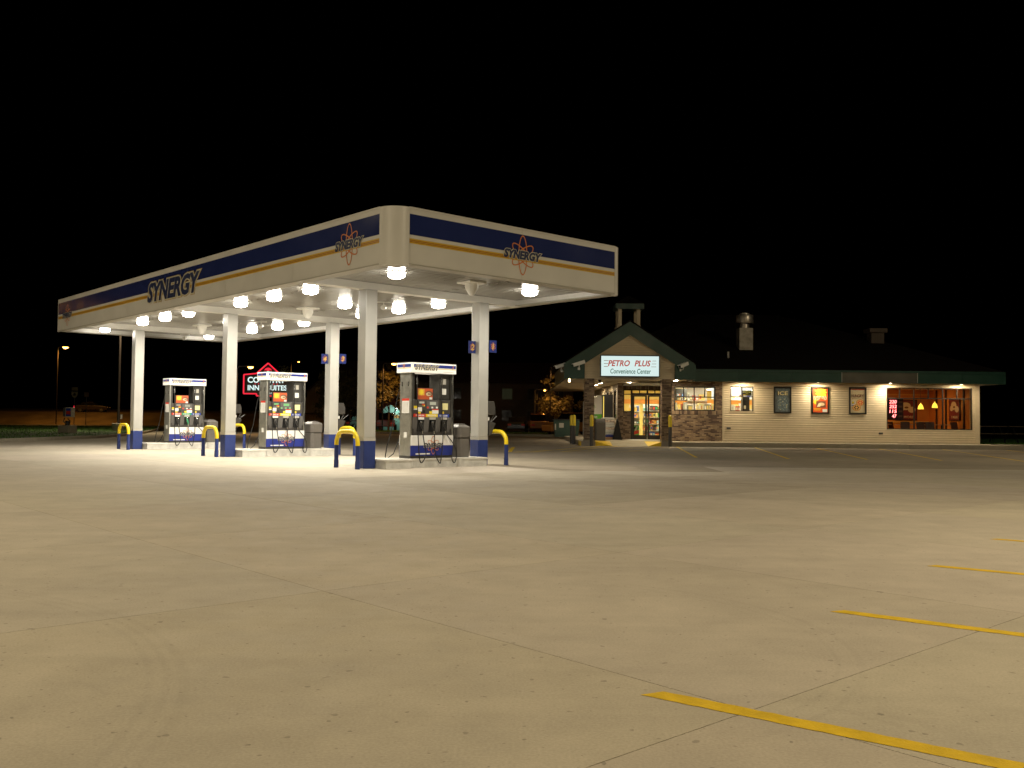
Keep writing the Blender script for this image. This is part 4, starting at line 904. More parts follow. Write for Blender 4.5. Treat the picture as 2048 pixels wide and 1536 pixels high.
for (px, pz, s) in ((.13, -.1, 1), (-.06, -.36, 1.05)):
    prt(t, 'pizza_crust', circ(.21 * s, 22, .82), CR, px, pz, 3.5 + s); prt(t, 'pizza_top', circ(.175 * s, 22, .8), CH, px, pz, 4.6 + s)
    for k in range(6): prt(t, 'topping', circ(.042, 10, .85), REDP if s == 1 else BLACK, px + .1 * math.cos(k * 1.05), pz + .08 * math.sin(k * 1.05), 5.4 + s)
prt(t, 'bunting_print', rect(2 * a, .05), REDP, 0, .585, 2)
for k in range(16):
    u = k / 15 - .5; prt(t, 'glint_print', circ(.016, 8), PAPER, u * .66, .56 - .06 * abs(math.sin(u * 6.28)), 3.2)
# ---------------------------------------------------------------- sales floor interior
INW = mat('yellow interior wall', (.72, .55, .16), .6); INB = mat('orange interior band', (.75, .30, .05), .6); INF = mat('tile floor', (.42, .38, .3), .35, noise=.1); INC = mat('white ceiling', (.75, .73, .68), .7)
rm = MB().box(6.2, 18.9, WY + .31, 60, ZW - .05, ZW + .004)
rm.build('shop_floor', INF, st); MB().box(6.2, 24.2, WY + .3, 60.2, 3.2, 3.25).build('shop_ceiling', INC, st)
MB().box(6.2, 18.9, 60, 60.15, ZW, 3.2).build('inner_wall', INW, st); MB().box(6.16, 6.2, 52.31, 60, ZW, 3.2).build('inner_wall', INW, st); MB().box(18.9, 19.0, WY + .31, 60, ZW, 3.2).build('inner_wall', INW, st)
MB().box(6.25, 18.85, 59.93, 59.99, 2.35, 2.62).build('wall_band', INB, st); MB().box(6.21, 6.26, 52.4, 59.9, 2.3, 2.6).build('wall_band', INB, st)
FLU = glow('fluorescent panel', (1, .92, .68), 42)
k = 0
for xx in (7.6, 10.0, 12.4, 14.8, 17.2):
    for yy in (50.4, 53.6, 57.0):
        if xx < 8.6 and yy < 52.5: continue
        MB().quad((xx - .6, yy - .3, 3.195), (xx - .6, yy + .3, 3.195), (xx + .6, yy + .3, 3.195), (xx + .6, yy - .3, 3.195)).build('ceiling_panel', FLU, [o for o in kids(st) if o.name.startswith('shop_ceiling')][0]); k += 1
PCOL = [(.6, .05, .03), (.7, .45, .05), (.75, .72, .66), (.05, .12, .45), (.05, .35, .12), (.25, .12, .06), (.7, .3, .1), (.1, .09, .08), (.65, .6, .45), (.35, .05, .12), (.3, .55, .65), (.8, .75, .3)]
GOODS = mat('packaged goods', (1, 1, 1), .45, attr='tint')
PALE = [(.8, .78, .7), (.8, .72, .35), (.75, .7, .6), (.5, .5, .45), (.78, .6, .2), (.3, .27, .2), (.8, .8, .78), (.55, .1, .05)]
def goods(name, parent, rows, d=.3, pal=None):
    pal = pal or PCOL   # rows: (x0,x1,y,z,hmin,hmax,wmin,wmax)
    vs = []; fs = []; cols = []
    for (x0, x1, y, z, h0, h1, w0, w1) in rows:
        x = x0
        while x < x1:
            wd = random.uniform(w0, w1); h = random.uniform(h0, h1); c = random.choice(pal); n = random.randint(1, 3)
            for q in range(n):
                if x + wd > x1: break
                k = len(vs); a, b = x + .006, x + wd - .006; yy = y + random.uniform(0, .04)
                vs += [(a, yy, z), (b, yy, z), (b, yy, z + h), (a, yy, z + h), (a, yy + d, z), (b, yy + d, z), (b, yy + d, z + h), (a, yy + d, z + h)]
                for F in ((0, 1, 2, 3), (1, 5, 6, 2), (4, 0, 3, 7), (3, 2, 6, 7)): fs.append(tuple(k + i for i in F))
                lab = random.choice(pal); cols += [(*c, 1)] * 16
                # label patch
                k = len(vs); m = h * .25
                vs += [(a + wd * .12, yy - .003, z + m), (b - wd * .12, yy - .003, z + m), (b - wd * .12, yy - .003, z + h - m), (a + wd * .12, yy - .003, z + h - m)]; fs.append((k, k + 1, k + 2, k + 3)); cols += [(*lab, 1)] * 4
                x += wd
            x += random.choice((0, 0, .02))
    me = bpy.data.meshes.new(name); me.from_pydata(vs, [], fs); at = me.color_attributes.new('tint', 'FLOAT_COLOR', 'CORNER'); at.data.foreach_set('color', [c for q in cols for c in q]); me.materials.append(GOODS)
    o = bpy.data.objects.new(name, me); C.objects.link(o); o.parent = parent; o['kind'] = 'stuff'; return o
SHW = mat('shelf metal', (.5, .46, .38), .5)
def gondola(x0, x1, y, lab, top=1.75, nm='goods_shelf', hs=5):
    t = thing(nm, lab, 'shelf', ((x0 + x1) / 2, y, ZW + .004), 0, 'stocked shelves inside the store'); hw = (x1 - x0) / 2
    MB().box(-hw, hw, .3, .36, 0, top).build('back_panel', SHW, t)
    rows = []
    for k in range(hs):
        z = .1 + k * (top - .1) / hs; MB().box(-hw, hw, -.06, .3, z - .03, z).build('shelf_board', SHW, t); sp = (top - .1) / hs - .05
        rows.append((-hw + .01, hw - .01, -.04, z, sp * .5, sp * .95, .05, .16))
    goods('goods', t, rows); return t
gondola(6.9, 7.5, 54.6, 'tall stocked shelf seen through the left door leaf', 1.95, hs=5); gondola(7.62, 9.4, 54.0, 'stocked shelf with lit goods seen through the right door leaf', 2.0, hs=5)
gondola(9.0, 12.9, 55.2, 'low stocked shelf seen through the brick wall window', 1.75); gondola(13.0, 17.8, 55.8, 'stocked shelf at the right end of the sales floor', 1.8)
# display stand with green soda box by the door
dd = thing('soda_display', 'green soda carton stack behind the lower left of the entrance door', 'display', (6.98, 52.75, ZW + .005)); MB().box(-.2, .2, 0, .3, 0, .75).build('carton', mat('green carton', (.12, .45, .05), .45, noise=.3, nscale=8), dd)
flat('carton_print', [(-.2, .02), (.2, .14), (.2, .34), (-.2, .22)], REDP, dd, (0, -.003, .18)); flat('carton_print', [(-.2, .3), (.0, .4), (.1, .5), (-.2, .5)], BLACK, dd, (0, -.003, .18)); flat('carton_print', [(-.05, .3), (.05, .3), (.15, .55), (.05, .55)], PAPER, dd, (0, -.0035, .18))
# service counter, boxes and canisters right behind the brick window
ct = thing('service_counter', 'counter carrying boxes behind the brick wall window', 'counter', (10.0, 50.3, ZW + .005)); MB().box(-1.5, 2.6, 0, .7, 0, 1.54).build('body', INB, ct); MB().box(-1.55, 2.65, -.05, .75, 1.54, 1.59).build('top', TANP, ct)
goods('counter_goods', ct, [(-1.4, -.75, .1, 1.59, .38, .5, .3, .45), (-.7, -.1, .15, 1.59, .25, .5, .15, .3), (0, 2.5, .1, 1.59, .2, .46, .05, .14), (-1.4, 2.5, .5, 1.59, .1, .5, .05, .12)], pal=PALE)
hg = thing('wall_shelf', 'high wall shelf with white cartons behind the brick wall window', 'shelf', (10.1, 51.9, 2.42)); MB().box(-.35, .8, 0, .3, -.03, 0).build('board', SHW, hg); MB().box(-.35, .8, .3, .33, -.5, .7).build('back_panel', INC, hg); goods('cartons', hg, [(-.33, .78, .02, 0, .18, .45, .08, .2)], .2, PALE)
mc = thing('cigarette_rack', 'dark overhead rack behind the second pane of the brick window', 'rack', (9.25, 51.0, 2.48)); MB().box(-.28, .3, 0, .3, -.1, .55).build('body', DGREY, mc); goods('packs', mc, [(-.26, .28, -.02, -.06, .1, .14, .04, .06), (-.26, .28, -.02, .15, .1, .14, .04, .06)], .02)
cg = thing('menu_board', 'overhead white menu board seen through the siding window', 'board', (12.1, 51.4, 2.72)); MB().box(-1.1, 1.1, 0, .08, -.22, .4).build('lit_panel', glow('menu panel', (1, .97, .85), 1.2), cg)
for k in range(6): MB().box(-1.0 + k * .35, -.75 + k * .35, -.006, -.001, -.12, .02).build('menu_print', (GRNP, BRNP, BLUP)[k % 3], cg)
cu2 = thing('cup_rack', 'rack of white cups and canisters behind the siding window', 'rack', (12.0, 50.6, ZW)); MB().box(-.8, .8, 0, .4, 2.2, 2.24).box(-.8, .8, 0, .4, 1.55, 1.6).box(-.8, -.76, .3, .4, 0, 2.9).box(.76, .8, .3, .4, 0, 2.9).build('frame', SHW, cu2)
goods('cups', cu2, [(-.75, .75, .05, 2.24, .15, .4, .1, .2), (-.75, .75, .05, 1.6, .2, .45, .06, .16)], pal=PALE)
ds = thing('drink_machine', 'black drink dispenser at the right of the siding window', 'machine', (12.42, 49.6, ZW)); MB().box(-.16, .2, 0, .4, 1.4, 2.35).build('body', BLACK, ds); MB().box(-.1, .0, -.01, 0, 1.72, 1.9).build('label', PAPER, ds); MB().box(-.2, .24, -.05, .45, 0, 1.4).build('stand', BRNP, ds)
zs = thing('window_sign', 'black PIZZA sign hanging inside the siding window', 'sign', (12.33, 48.98, 2.77)); MB().box(-.24, .24, 0, .012, -.15, .13).build('panel', BLACK, zs); put_text('lettering', 'PIZZA', glow('yellow sign print', (.9, .7, .05), .5), zs, (0, -.003, .045), FRONT, width=.4, height=.085, offset=.02); MB().box(-.19, .19, -.004, -.001, -.12, -.085).box(-.06, .06, -.004, -.001, -.06, -.03).build('small_print', YELP, zs)
gs = thing('hanging_sign', 'green hanging sign with a pale letter behind the brick wall window', 'sign', (9.0, 51.6, 2.85)); MB().box(-.35, .35, 0, .05, -.2, .2).build('panel', mat('green panel', (.05, .18, .11), .5), gs); put_text('lettering', 'C', PAPER, gs, (.2, -.004, 0), FRONT, height=.26, offset=.03)
# ---------------------------------------------------------------- dining room
ORW = mat('orange dining wall', (.60, .21, .035), .6, noise=.06, nscale=2); ORWL = mat('orange dado rail', (.75, .38, .07), .5)
MB().box(19.0, 24.2, WY + .31, 55, ZW - .05, ZW + .004).build('dining_floor', mat('brown tile', (.2, .11, .06), .5, noise=.1), st); MB().box(19.0, 24.2, 54.0, 54.12, ZW, 3.2).build('dining_wall', ORW, st); MB().box(19.0, 19.05, WY + .31, 54, ZW, 3.2).build('dining_wall', ORW, st)
MB().box(24.1, 24.19, WY + .31, 54, ZW, 3.2).build('dining_wall', ORW, st)
for yy in (49.7, 51.75, 52.9): MB().box(24.04, 24.099, yy, yy + .12, ZW, 3.15).build('inner_mullion', DKFR, st)
MB().box(19.05, 24.2, 53.93, 53.998, 1.30, 1.40).build('dado_rail', ORWL, st); MB().box(19.05, 24.2, 53.9, 53.998, 2.88, 2.95).build('crown_rail', ORWL, st)
DLP = glow('warm dining panel', (1, .60, .24), 9)
for xx in (20.2, 22.4): MB().quad((xx - .5, 51.0, 3.196), (xx - .5, 52.0, 3.196), (xx + .5, 52.0, 3.196), (xx + .5, 51.0, 3.196)).build('ceiling_panel', DLP, [o for o in kids(st) if o.name.startswith('shop_ceiling')][0])
for i, (xx, yy, zz, lab) in enumerate(((22.45, 51.3, 2.17, 'glowing yellow pendant lamp beside the framed picture'), (22.95, 50.7, 2.24, 'glowing yellow pendant lamp at the middle of the dining window'))):
    t = thing('pendant_lamp', lab, 'pendant lamp', (xx, yy, zz), 0, 'pendant lamps in the dining room'); MB().tube([(0, 0, .2), (0, 0, 3.19 - zz)], .008, 6).build('cord', BLACK, t)
    MB().lathe([(.15, -.12), (.135, -.02), (.11, .06), (.06, .13), (.02, .17), (.018, .22)], 18).build('shade', mat('amber glass shade', (.7, .5, .1), .4, emit=(1, .62, .06), es=1.8), t); MB().lathe([(.001, -.09), (.07, -.06), (.085, .0), (.05, .07), (.001, .08)], 14).build('bulb', glow('lamp bulb', (1, .85, .35), 14), t)
for i, (xx, lab) in enumerate(((22.75, 'large framed maroon picture with a pale figure on the orange wall, left one'), (23.75, 'large framed maroon picture on the side wall at the right end of the dining window'))):  # the second picture is modelled in place of a reflection in the side glass
    t = thing('framed_picture', lab, 'picture', (xx, 53.87, 2.05) if i == 0 else (24.03, 50.75, 2.05), 0 if i == 0 else R(-90), 'framed pictures in the dining room'); MB().box(-.62, .62, 0, .05, -.62, .58).build('frame', BLACK, t); flat('print', rect(1.14, 1.1), mat('maroon print', (.16, .02, .025), .4), t, (0, -.002, -.02))
    for (poly, m, px, pz, d) in ((circ(.3, 18, .75), TANP, -.05, .2, 1), (circ(.22, 14, .8), TANP, .3, .0, 1.4), (circ(.18, 14, .8), TANP, -.3, .05, 1.8), (circ(.12, 12, .5), BRNP, .0, .12, 2.2)): flat('print_shape', poly, m, t, (px, -.003 - d * .002, pz))
    put_text('lettering', 'S MORE', TANP, t, (.05, -.009, -.42), FRONT, width=.75, height=.14, offset=.01)
# led number sign in the window
ls = thing('led_sign', 'dark box sign with four rows of red glowing numbers in the dining window', 'sign', (20.16, 49.12, 2.02), R(-4)); MB().box(-.40, .42, 0, .12, -.58, .56).build('housing', mat('dark red housing', (.03, .006, .008), .35), ls, bevel=.03)
LEDR = glow('red led', (1, .16, .15), 9)
for s, z in (('220', .37), ('252', .12), ('115', -.13), ('47', -.38)): put_text('number_row', s, LEDR, ls, (-.12 if len(s) == 3 else -.06, -.004, z), FRONT, width=.36 if len(s) == 3 else .22, height=.17, shear=.12, offset=.0)
for z in (.37, .12, -.13, -.38): MB().box(.16, .36, -.004, -.001, z - .05, z + .05).build('name_plate', BRNP, ls)
# tables and chairs
CHB = mat('brown chair back', (.07, .03, .02), .6); WOOD = mat('table top wood', (.42, .24, .12), .35, noise=.1)
tb0 = None
for xx, yy, lab in ((20.2, 51.0, 'small dining table under the red number sign'), (21.5, 51.2, 'small dining table below the left framed picture'), (22.5, 50.6, 'small dining table at the middle of the dining window'), (23.4, 50.9, 'small dining table by the right end of the dining window')):
    if tb0 is None:
        tb0 = thing('dining_table', lab, 'table', (xx, yy, ZW + .005), 0, 'dining tables'); MB().box(-.38, .38, -.38, .38, .95, 1.0).build('table_top', WOOD, tb0); MB().tube([(0, 0, .02), (0, 0, .95)], .04).build('pedestal', BLACK, tb0); MB().box(-.25, .25, -.03, .03, 0, .03).box(-.03, .03, -.25, .25, .001, .029).build('foot', BLACK, tb0); KID[tb0.name] = kids(tb0)
    else: dup(tb0, (xx, yy, ZW + .005), 0, lab)
ch0 = None
CHP = [(19.55, 50.7, 90, 'brown chair at the far left of the dining window'), (20.85, 50.9, -80, 'brown chair right of the table under the red number sign'), (21.05, 50.0, 160, 'brown chair in front of the left framed picture'), (21.95, 49.9, 190, 'brown chair nearest the glass at the middle of the dining window'), (22.35, 49.8, 172, 'brown chair beside the second pendant lamp'), (23.0, 51.3, -60, 'brown chair behind the right dining table'), (23.85, 50.0, 200, 'brown chair at the far right of the dining window')]
for xx, yy, rz, lab in CHP:
    if ch0 is None:
        ch0 = thing('dining_chair', lab, 'chair', (xx, yy, ZW + .005), R(rz), 'dining chairs')
        MB().box(-.22, .22, -.22, .22, .52, .56).build('seat', CHB, ch0, bevel=.01)
        bk = MB(); bk.M = Matrix.Translation((0, -.22, .85)) @ Matrix.Rotation(R(12), 4, 'X'); bk.box(-.23, .23, -.02, .02, -.22, .28); bk.build('backrest', CHB, ch0, bevel=.015)
        for sx in (-.2, .2):
            for sy in (-.2, .2): MB().tube([(sx * 1.1, sy * 1.15, 0), (sx, sy, .52)], .014, 6).build('leg', CHROME, ch0)
            MB().tube([(sx, -.2, .52), (sx, -.27, 1.12)], .014, 6).build('back_rail', CHROME, ch0)
        KID[ch0.name] = kids(ch0)
    else: dup(ch0, (xx, yy, ZW + .005), R(rz), lab)
# ---------------------------------------------------------------- porch items
bo0 = None
for xx, yy, lab in ((3.25, 48.7, 'yellow topped bollard left of the left pillar, nearer one'), (3.2, 49.9, 'yellow topped bollard left of the left pillar, half hidden behind another'), (3.93, 46.0, 'yellow topped bollard in front of the left brick pillar'), (7.8, 46.0, 'yellow topped bollard in front of the right brick pillar')):
    if bo0 is None:
        bo0 = thing('bollard', lab, 'bollard', (xx, yy, 0), 0, 'bollards at the store entrance'); MB().tube([(0, 0, -.02), (0, 0, .97)], .085, 18).build('post', mat('dark grey sleeve', (.05, .046, .042), .5, noise=.1), bo0)
        MB().lathe([(.09, .97), (.09, 1.44), (.075, 1.50), (.04, 1.525), (.001, 1.53)], 18).build('cap', YEL, bo0); KID[bo0.name] = kids(bo0)
    else: dup(bo0, (xx, yy, 0), 0, lab)
tc = thing('trash_can', 'tall dark grey trash can right of the left brick pillar', 'trash can', (4.48, 48.3, ZW), .35); MB().prism([(-.3, -.24), (-.24, -.3), (.24, -.3), (.3, -.24), (.3, .24), (.24, .3), (-.24, .3), (-.3, .24)], 0, .95, 'z').build('body', DGREY, tc, bevel=.015); MB().box(-.28, .28, -.28, .28, .951, 1.13).build('hood', MGREY, tc, bevel=.03)
bgs = thing('bag_stack', 'stack of white and blue filled bags on a pallet by the siding', 'bag stack', (5.32, 51.3, ZW)); MB().box(-.34, .3, -.4, .4, 0, .12).build('pallet', WOOD, bgs)
for k in range(8):
    dx, dy = random.uniform(-.04, .04), random.uniform(-.04, .04); z = .13 + k * .135
    m = BLUP if k == 0 else (PAPER if k % 3 else mat('printed bag', (.6, .5, .42), .6, noise=.5, nscale=9))
    MB().frustum(-.32 + dx, .3 + dx, -.38 + dy, .38 + dy, z, z + .07, -.03).frustum(-.35 + dx, .33 + dx, -.41 + dy, .41 + dy, z + .071, z + .13, .06).build('bag', m, bgs, bevel=.03)
im = thing('wall_merchandiser', 'tall black cabinet with a lit yellow edge standing off the side wall', 'cabinet', (5.42, 53.2, ZW)); MB().box(-.22, .32, -.2, .7, 1.18, 2.5).build('body', BLACK, im, bevel=.01); MB().box(-.226, -.2205, -.2, -.1, 1.2, 2.4).box(-.225, -.19, -.204, -.2005, 1.2, 2.4).build('lit_edge', glow('yellow edge', (1, .72, .12), 1.1), im); MB().box(-.2, .3, -.1, .6, 0, 1.17).build('base', DGREY, im)
db = thing('donation_bin', 'white clothes donation bin with a green band behind the porch', 'donation bin', (5.1, 58.6, ZW)); MB().prism([(-.55, 0), (.55, 0), (.55, 2.6), (.3, 2.6), (-.55, 2.2)], 0, 1.1, 'y').build('body', mat('white bin', (.75, .72, .68), .5), db); MB().box(-.555, .555, -.006, -.001, 1.12, 1.42).build('green_band', mat('green band', (.1, .42, .02), .5), db); put_text('lettering', 'Clothes', PAPER, db, (-.1, -.01, 1.27), FRONT, height=.17, offset=.01); put_text('logo_lettering', 'USA', mat('green logo', (.25, .45, .2), .5), db, (-.1, -.004, 1.9), FRONT, height=.2, shear=.2)
fs_ = thing('folded_umbrella_stand', 'dark pointed floor sign leaning by the brick corner', 'floor sign', (5.72, 50.6, ZW)); MB().add([(-.24, -.2, 0), (.24, -.2, 0), (.24, .2, 0), (-.24, .2, 0), (-.05, -.03, 1.05), (.05, -.03, 1.05), (.05, .03, 1.05), (-.05, .03, 1.05)], [(0, 1, 5, 4), (1, 2, 6, 5), (2, 3, 7, 6), (3, 0, 4, 7), (4, 5, 6, 7), (3, 2, 1, 0)]).build('cover', mat('matte black cloth', (.004, .004, .004), .9), fs_); MB().lathe([(.055, 1.03), (.05, 1.1), (.001, 1.15)], 12).build('handle', BLACK, fs_); fs_.name = 'floor_sign'

# ================================================================ LEFT VERGE
am = thing('air_machine', 'tyre air machine on a concrete block on the left grass', 'air machine', (-27.15, 57.2, .1), R(-20)); MB().box(-.4, .4, -.35, .35, 0, .52).build('concrete_block', M_WALK, am, bevel=.02).color = (1, 1, 1, 1)
MB().lathe([(.001, .52), (.14, .52), (.14, .8), (.001, .8)], 12).build('hose_reel', BLACK, am); MB().tube([(-.1, 0, .6), (-.22, -.1, .75), (-.15, -.1, .98)], .03).tube([(.25, -.1, .62), (.3, -.12, .8), (.1, -.1, .95)], .03).build('hose', BLACK, am)
MB().box(-.08, .40, -.12, .15, 1.03, 1.62).build('cabinet', mat('cream cabinet', (.55, .5, .4), .5), am, bevel=.01); MB().box(-.03, .35, -.125, -.121, 1.08, 1.57).build('label', BLUP, am); MB().box(-.01, .33, -.128, -.1255, 1.2, 1.4).build('red_print', REDP, am); MB().box(-.3, -.1, -.08, .1, 1.05, 1.6).build('side_cabinet', MGREY, am)
def lot_pole(x, y, h, lab, rz, base=True, head=True):
    t = thing('lot_lamp_pole', lab, 'lamp post', (x, y, 0), rz, 'tall parking lot lamp poles'); 
    if base: MB().lathe([(.001, 0), (.42, 0), (.42, .66), (.38, .7), (.001, .7)], 20).build('concrete_base', M_WALK, t).color = (1, 1, 1, 1)
    MB().tube([(0, 0, .7 if base else 0), (0, 0, h)], [.09, .06], 10).build('pole', mat('brown pole', (.06, .045, .035), .5), t)
    MB().box(-.25, .25, -.9, .0, h - .02, h + .18).build('head', MATS['brown pole'], t, bevel=.02); MB().box(-.2, .2, -.85, -.25, h - .03, h - .021).build('lens', glow('lot lens', (1, .72, .35), 20), t)
    return t
t = lot_pole(-28.05, 66.7, 9.0, 'dark lamp pole on a concrete drum on the left grass', R(40)); MB().box(.1, .22, -.15, -.03, 1.0, 1.32).build('switch_box', PAPER, t)
li = bpy.data.lights.new('lot_light', 'AREA'); li.shape = 'RECTANGLE'; li.size = .5; li.size_y = .5; li.energy = 900; li.color = (1, .83, .54)
lo = bpy.data.objects.new('lot_light', li); C.objects.link(lo); lo.parent = t; lo.location = (0, -.55, 8.94)
# lot lamps that stand behind the camera and light the foreground
for x, y, rz, pw, lab in ((13, 4.5, R(180), 1.1, 'tall lamp pole beyond the right edge, near the camera'), (-13, 4.5, R(180), .8, 'tall lamp pole beyond the left edge, near the camera'), (25, 31, R(250), .55, 'tall lamp pole beyond the right edge of the lot'), (-27, 22, R(90), .6, 'tall lamp pole beyond the left edge of the lot')):
    t = lot_pole(x, y, 12.5, lab, rz)
    li = bpy.data.lights.new('lot_light', 'AREA'); li.shape = 'RECTANGLE'; li.size = .5; li.size_y = .5; li.energy = L_LOT * pw; li.color = (1, .83, .54)
    lo = bpy.data.objects.new('lot_light', li); C.objects.link(lo); lo.parent = t; lo.location = (0, -.55, 12.44); lo.rotation_euler = (R(-38), 0, 0) if x > 20 else (0, 0, 0)
# route signs, distant road and lamp
rs = thing('route_sign', 'dim route shield sign with a small tab on top, far left', 'road sign', (-46.8, 100, .1)); MB().tube([(0, .03, 0), (0, .03, 4.1)], .04).build('post', MGREY, rs); MB().box(-.33, .33, -.01, .02, 3.75, 4.1).build('tab', mat('dim tab', (.3, .25, .12), .6), rs); o = flat('shield', [(-.33, .3), (-.36, 0), (-.2, -.3), (0, -.4), (.2, -.3), (.36, 0), (.33, .3), (0, .24)], mat('dim shield', (.4, .36, .22), .6), rs, (0, -.02, 3.35)); flat('shield_number', circ(.16, 12), BLACK, rs, (0, -.024, 3.32))
r2 = thing('small_road_sign', 'dim square road sign right of the route shield', 'road sign', (-46.0, 101, .1)); MB().tube([(0, .03, 0), (0, .03, 3.6)], .035).build('post', MGREY, r2); MB().box(-.25, .25, -.01, .02, 3.1, 3.6).build('panel', mat('dim brown panel', (.16, .11, .06), .6), r2)
em = MB(); em.add([(-140, 124, -.04), (-22, 124, -.04), (-22, 130, 1.6), (-140, 130, 1.6), (-140, 150, 2.2), (-22, 150, 2.2), (-22, 150, -.04), (-140, 150, -.04)], [(0, 1, 2, 3), (3, 2, 5, 4), (1, 6, 5, 2), (4, 5, 6, 7), (0, 3, 4, 7)]); o = em.build('road_embankment', mat('dry road shoulder', (.11, .085, .05), .9, noise=.4, nscale=.4)); o['kind'] = 'structure'
def street_lamp(x, y, z, lab, col, s, pw, pole=True, glare=False, h0=0):
    t = thing('street_lamp', lab, 'street lamp', (x, y, h0), 0, 'sodium street lamps'); z -= h0
    if pole: MB().tube([(-.95, 0, 0), (-.95, 0, z - .1), (-.8, 0, z + .05), (-.15, 0, z + .08)], [.07, .055, .045, .04], 8).build('pole', mat('lamp pole', (.01, .008, .007), .7), t)
    MB().lathe([(.28, .05), (.2, .14), (.001, .18)], 14).build('head', MATS.get('lamp pole') or MGREY, t); MB().lathe([(.001, -.12 * s), (.16 * s, -.07 * s), (.22 * s, .03), (.001, .05)], 14).build('lens', glow('sodium lens %s' % lab[:6], col, 18), t)
    li = bpy.data.lights.new('lamp_light', 'AREA' if not glare else 'POINT'); li.energy = pw; li.color = col; li.shadow_soft_size = .3
    if not glare: li.shape = 'DISK'; li.size = .35; lo = bpy.data.objects.new('lamp_light', li); C.objects.link(lo); lo.parent = t; lo.location = (0, -.1, -.35 + z if 0 else -.35); 
    for ch in kids(t):
        if ch.name.split('.')[0] in ('head', 'lens', 'lamp_light'): ch.location.z += z
    return t
SOD = (1, .42, .07)
street_lamp(-57.5, 120, 9.9, 'glaring orange street lamp at the far left', SOD, 1.6, 1000, h0=0)
street_lamp(-55, 59, 10.1, 'orange street lamp beyond the left edge of the picture', SOD, 1.4, 1100, glare=True)
street_lamp(-18.5, 66, 4.75, 'orange lamp left of the red neon sign', (1, .55, .2), .9, 120)
street_lamp(-10.25, 81.0, 5.95, 'orange lamp above the tree behind the nearest pump', (1, .45, .12), 1.0, 250)
street_lamp(4.55, 87.5, 6.2, 'pinkish lamp beside the left end of the porch', (1, .45, .12), 1.0, 250)
street_lamp(3.1, 88.2, 4.0, 'small orange lamp inside the right tree crown', SOD, .5, 45)
street_lamp(-3.9, 100, 4.3, 'small orange lamp behind the near right column', SOD, .6, 25)
street_lamp(-27.0, 118, 8.2, 'tiny distant orange lamp between the left columns', SOD, .5, 200)
# ================================================================ HOTEL SIGN
hs = thing('hotel_sign', 'red neon outlined sign reading COUNTRY INN & SUITES behind the middle pump', 'sign', (-18.3, 70, 0))
out = [(-1.80, 2.98), (-.83, 2.98), (-.83, 2.82), (1.0, 2.82), (1.0, 2.98), (1.75, 2.98), (1.75, 4.45), (.86, 4.50), (0, 5.28), (-.86, 4.50), (-1.80, 4.40)]
MB().prism(out, 0, .35, 'y').build('cabinet', BLACK, hs); NE = glow('red neon', (1, .02, .055), 1.0)
for a, b in zip(out, out[1:] + out[:1]): MB().tube([(a[0], -.03, a[1]), (b[0], -.03, b[1])], .055, 6).build('neon_tube', NE, hs)
HW = glow('white sign letters', (.75, .95, .92), 1.05); RB_ = 'lettering'
put_text(RB_, 'COUNTRY', HW, hs, (-.10, -.012, 4.02), FRONT, width=2.85, height=.46, offset=.035); put_text(RB_, 'INN & SUITES', HW, hs, (-.03, -.012, 3.43), FRONT, width=2.95, height=.40, offset=.03); put_text(RB_, 'BY CARLSON', HW, hs, (.05, -.012, 3.03), FRONT, width=1.2, height=.12, offset=.02)
for k in (-.95, -.7, .45, .7): flat('red_dot', circ(.04, 10), NE, hs, (k, -.012, 3.72))
flat('flower', [(-.30, .0), (-.22, .14), (-.1, .2), (0, .24), (.1, .2), (.22, .14), (.30, 0), (.16, .04), (0, -.04), (-.16, .04)], NE, hs, (0, -.012, 4.72)); GN = glow('green leaf light', (.05, .75, .5), .9); flat('leaf', [(-.36, .02), (-.2, -.06), (0, .0), (-.08, .1), (0, .16), (.08, .1), (0, 0), (.2, -.06), (.36, .02), (.2, -.12), (-.2, -.12)], GN, hs, (0, -.012, 4.55))
MB().box(-.6, -.4, .1, .25, 0, 2.82).box(.4, .6, .1, .25, 0, 2.82).build('support_posts', mat('sign post', (.05, .04, .035), .6), hs)
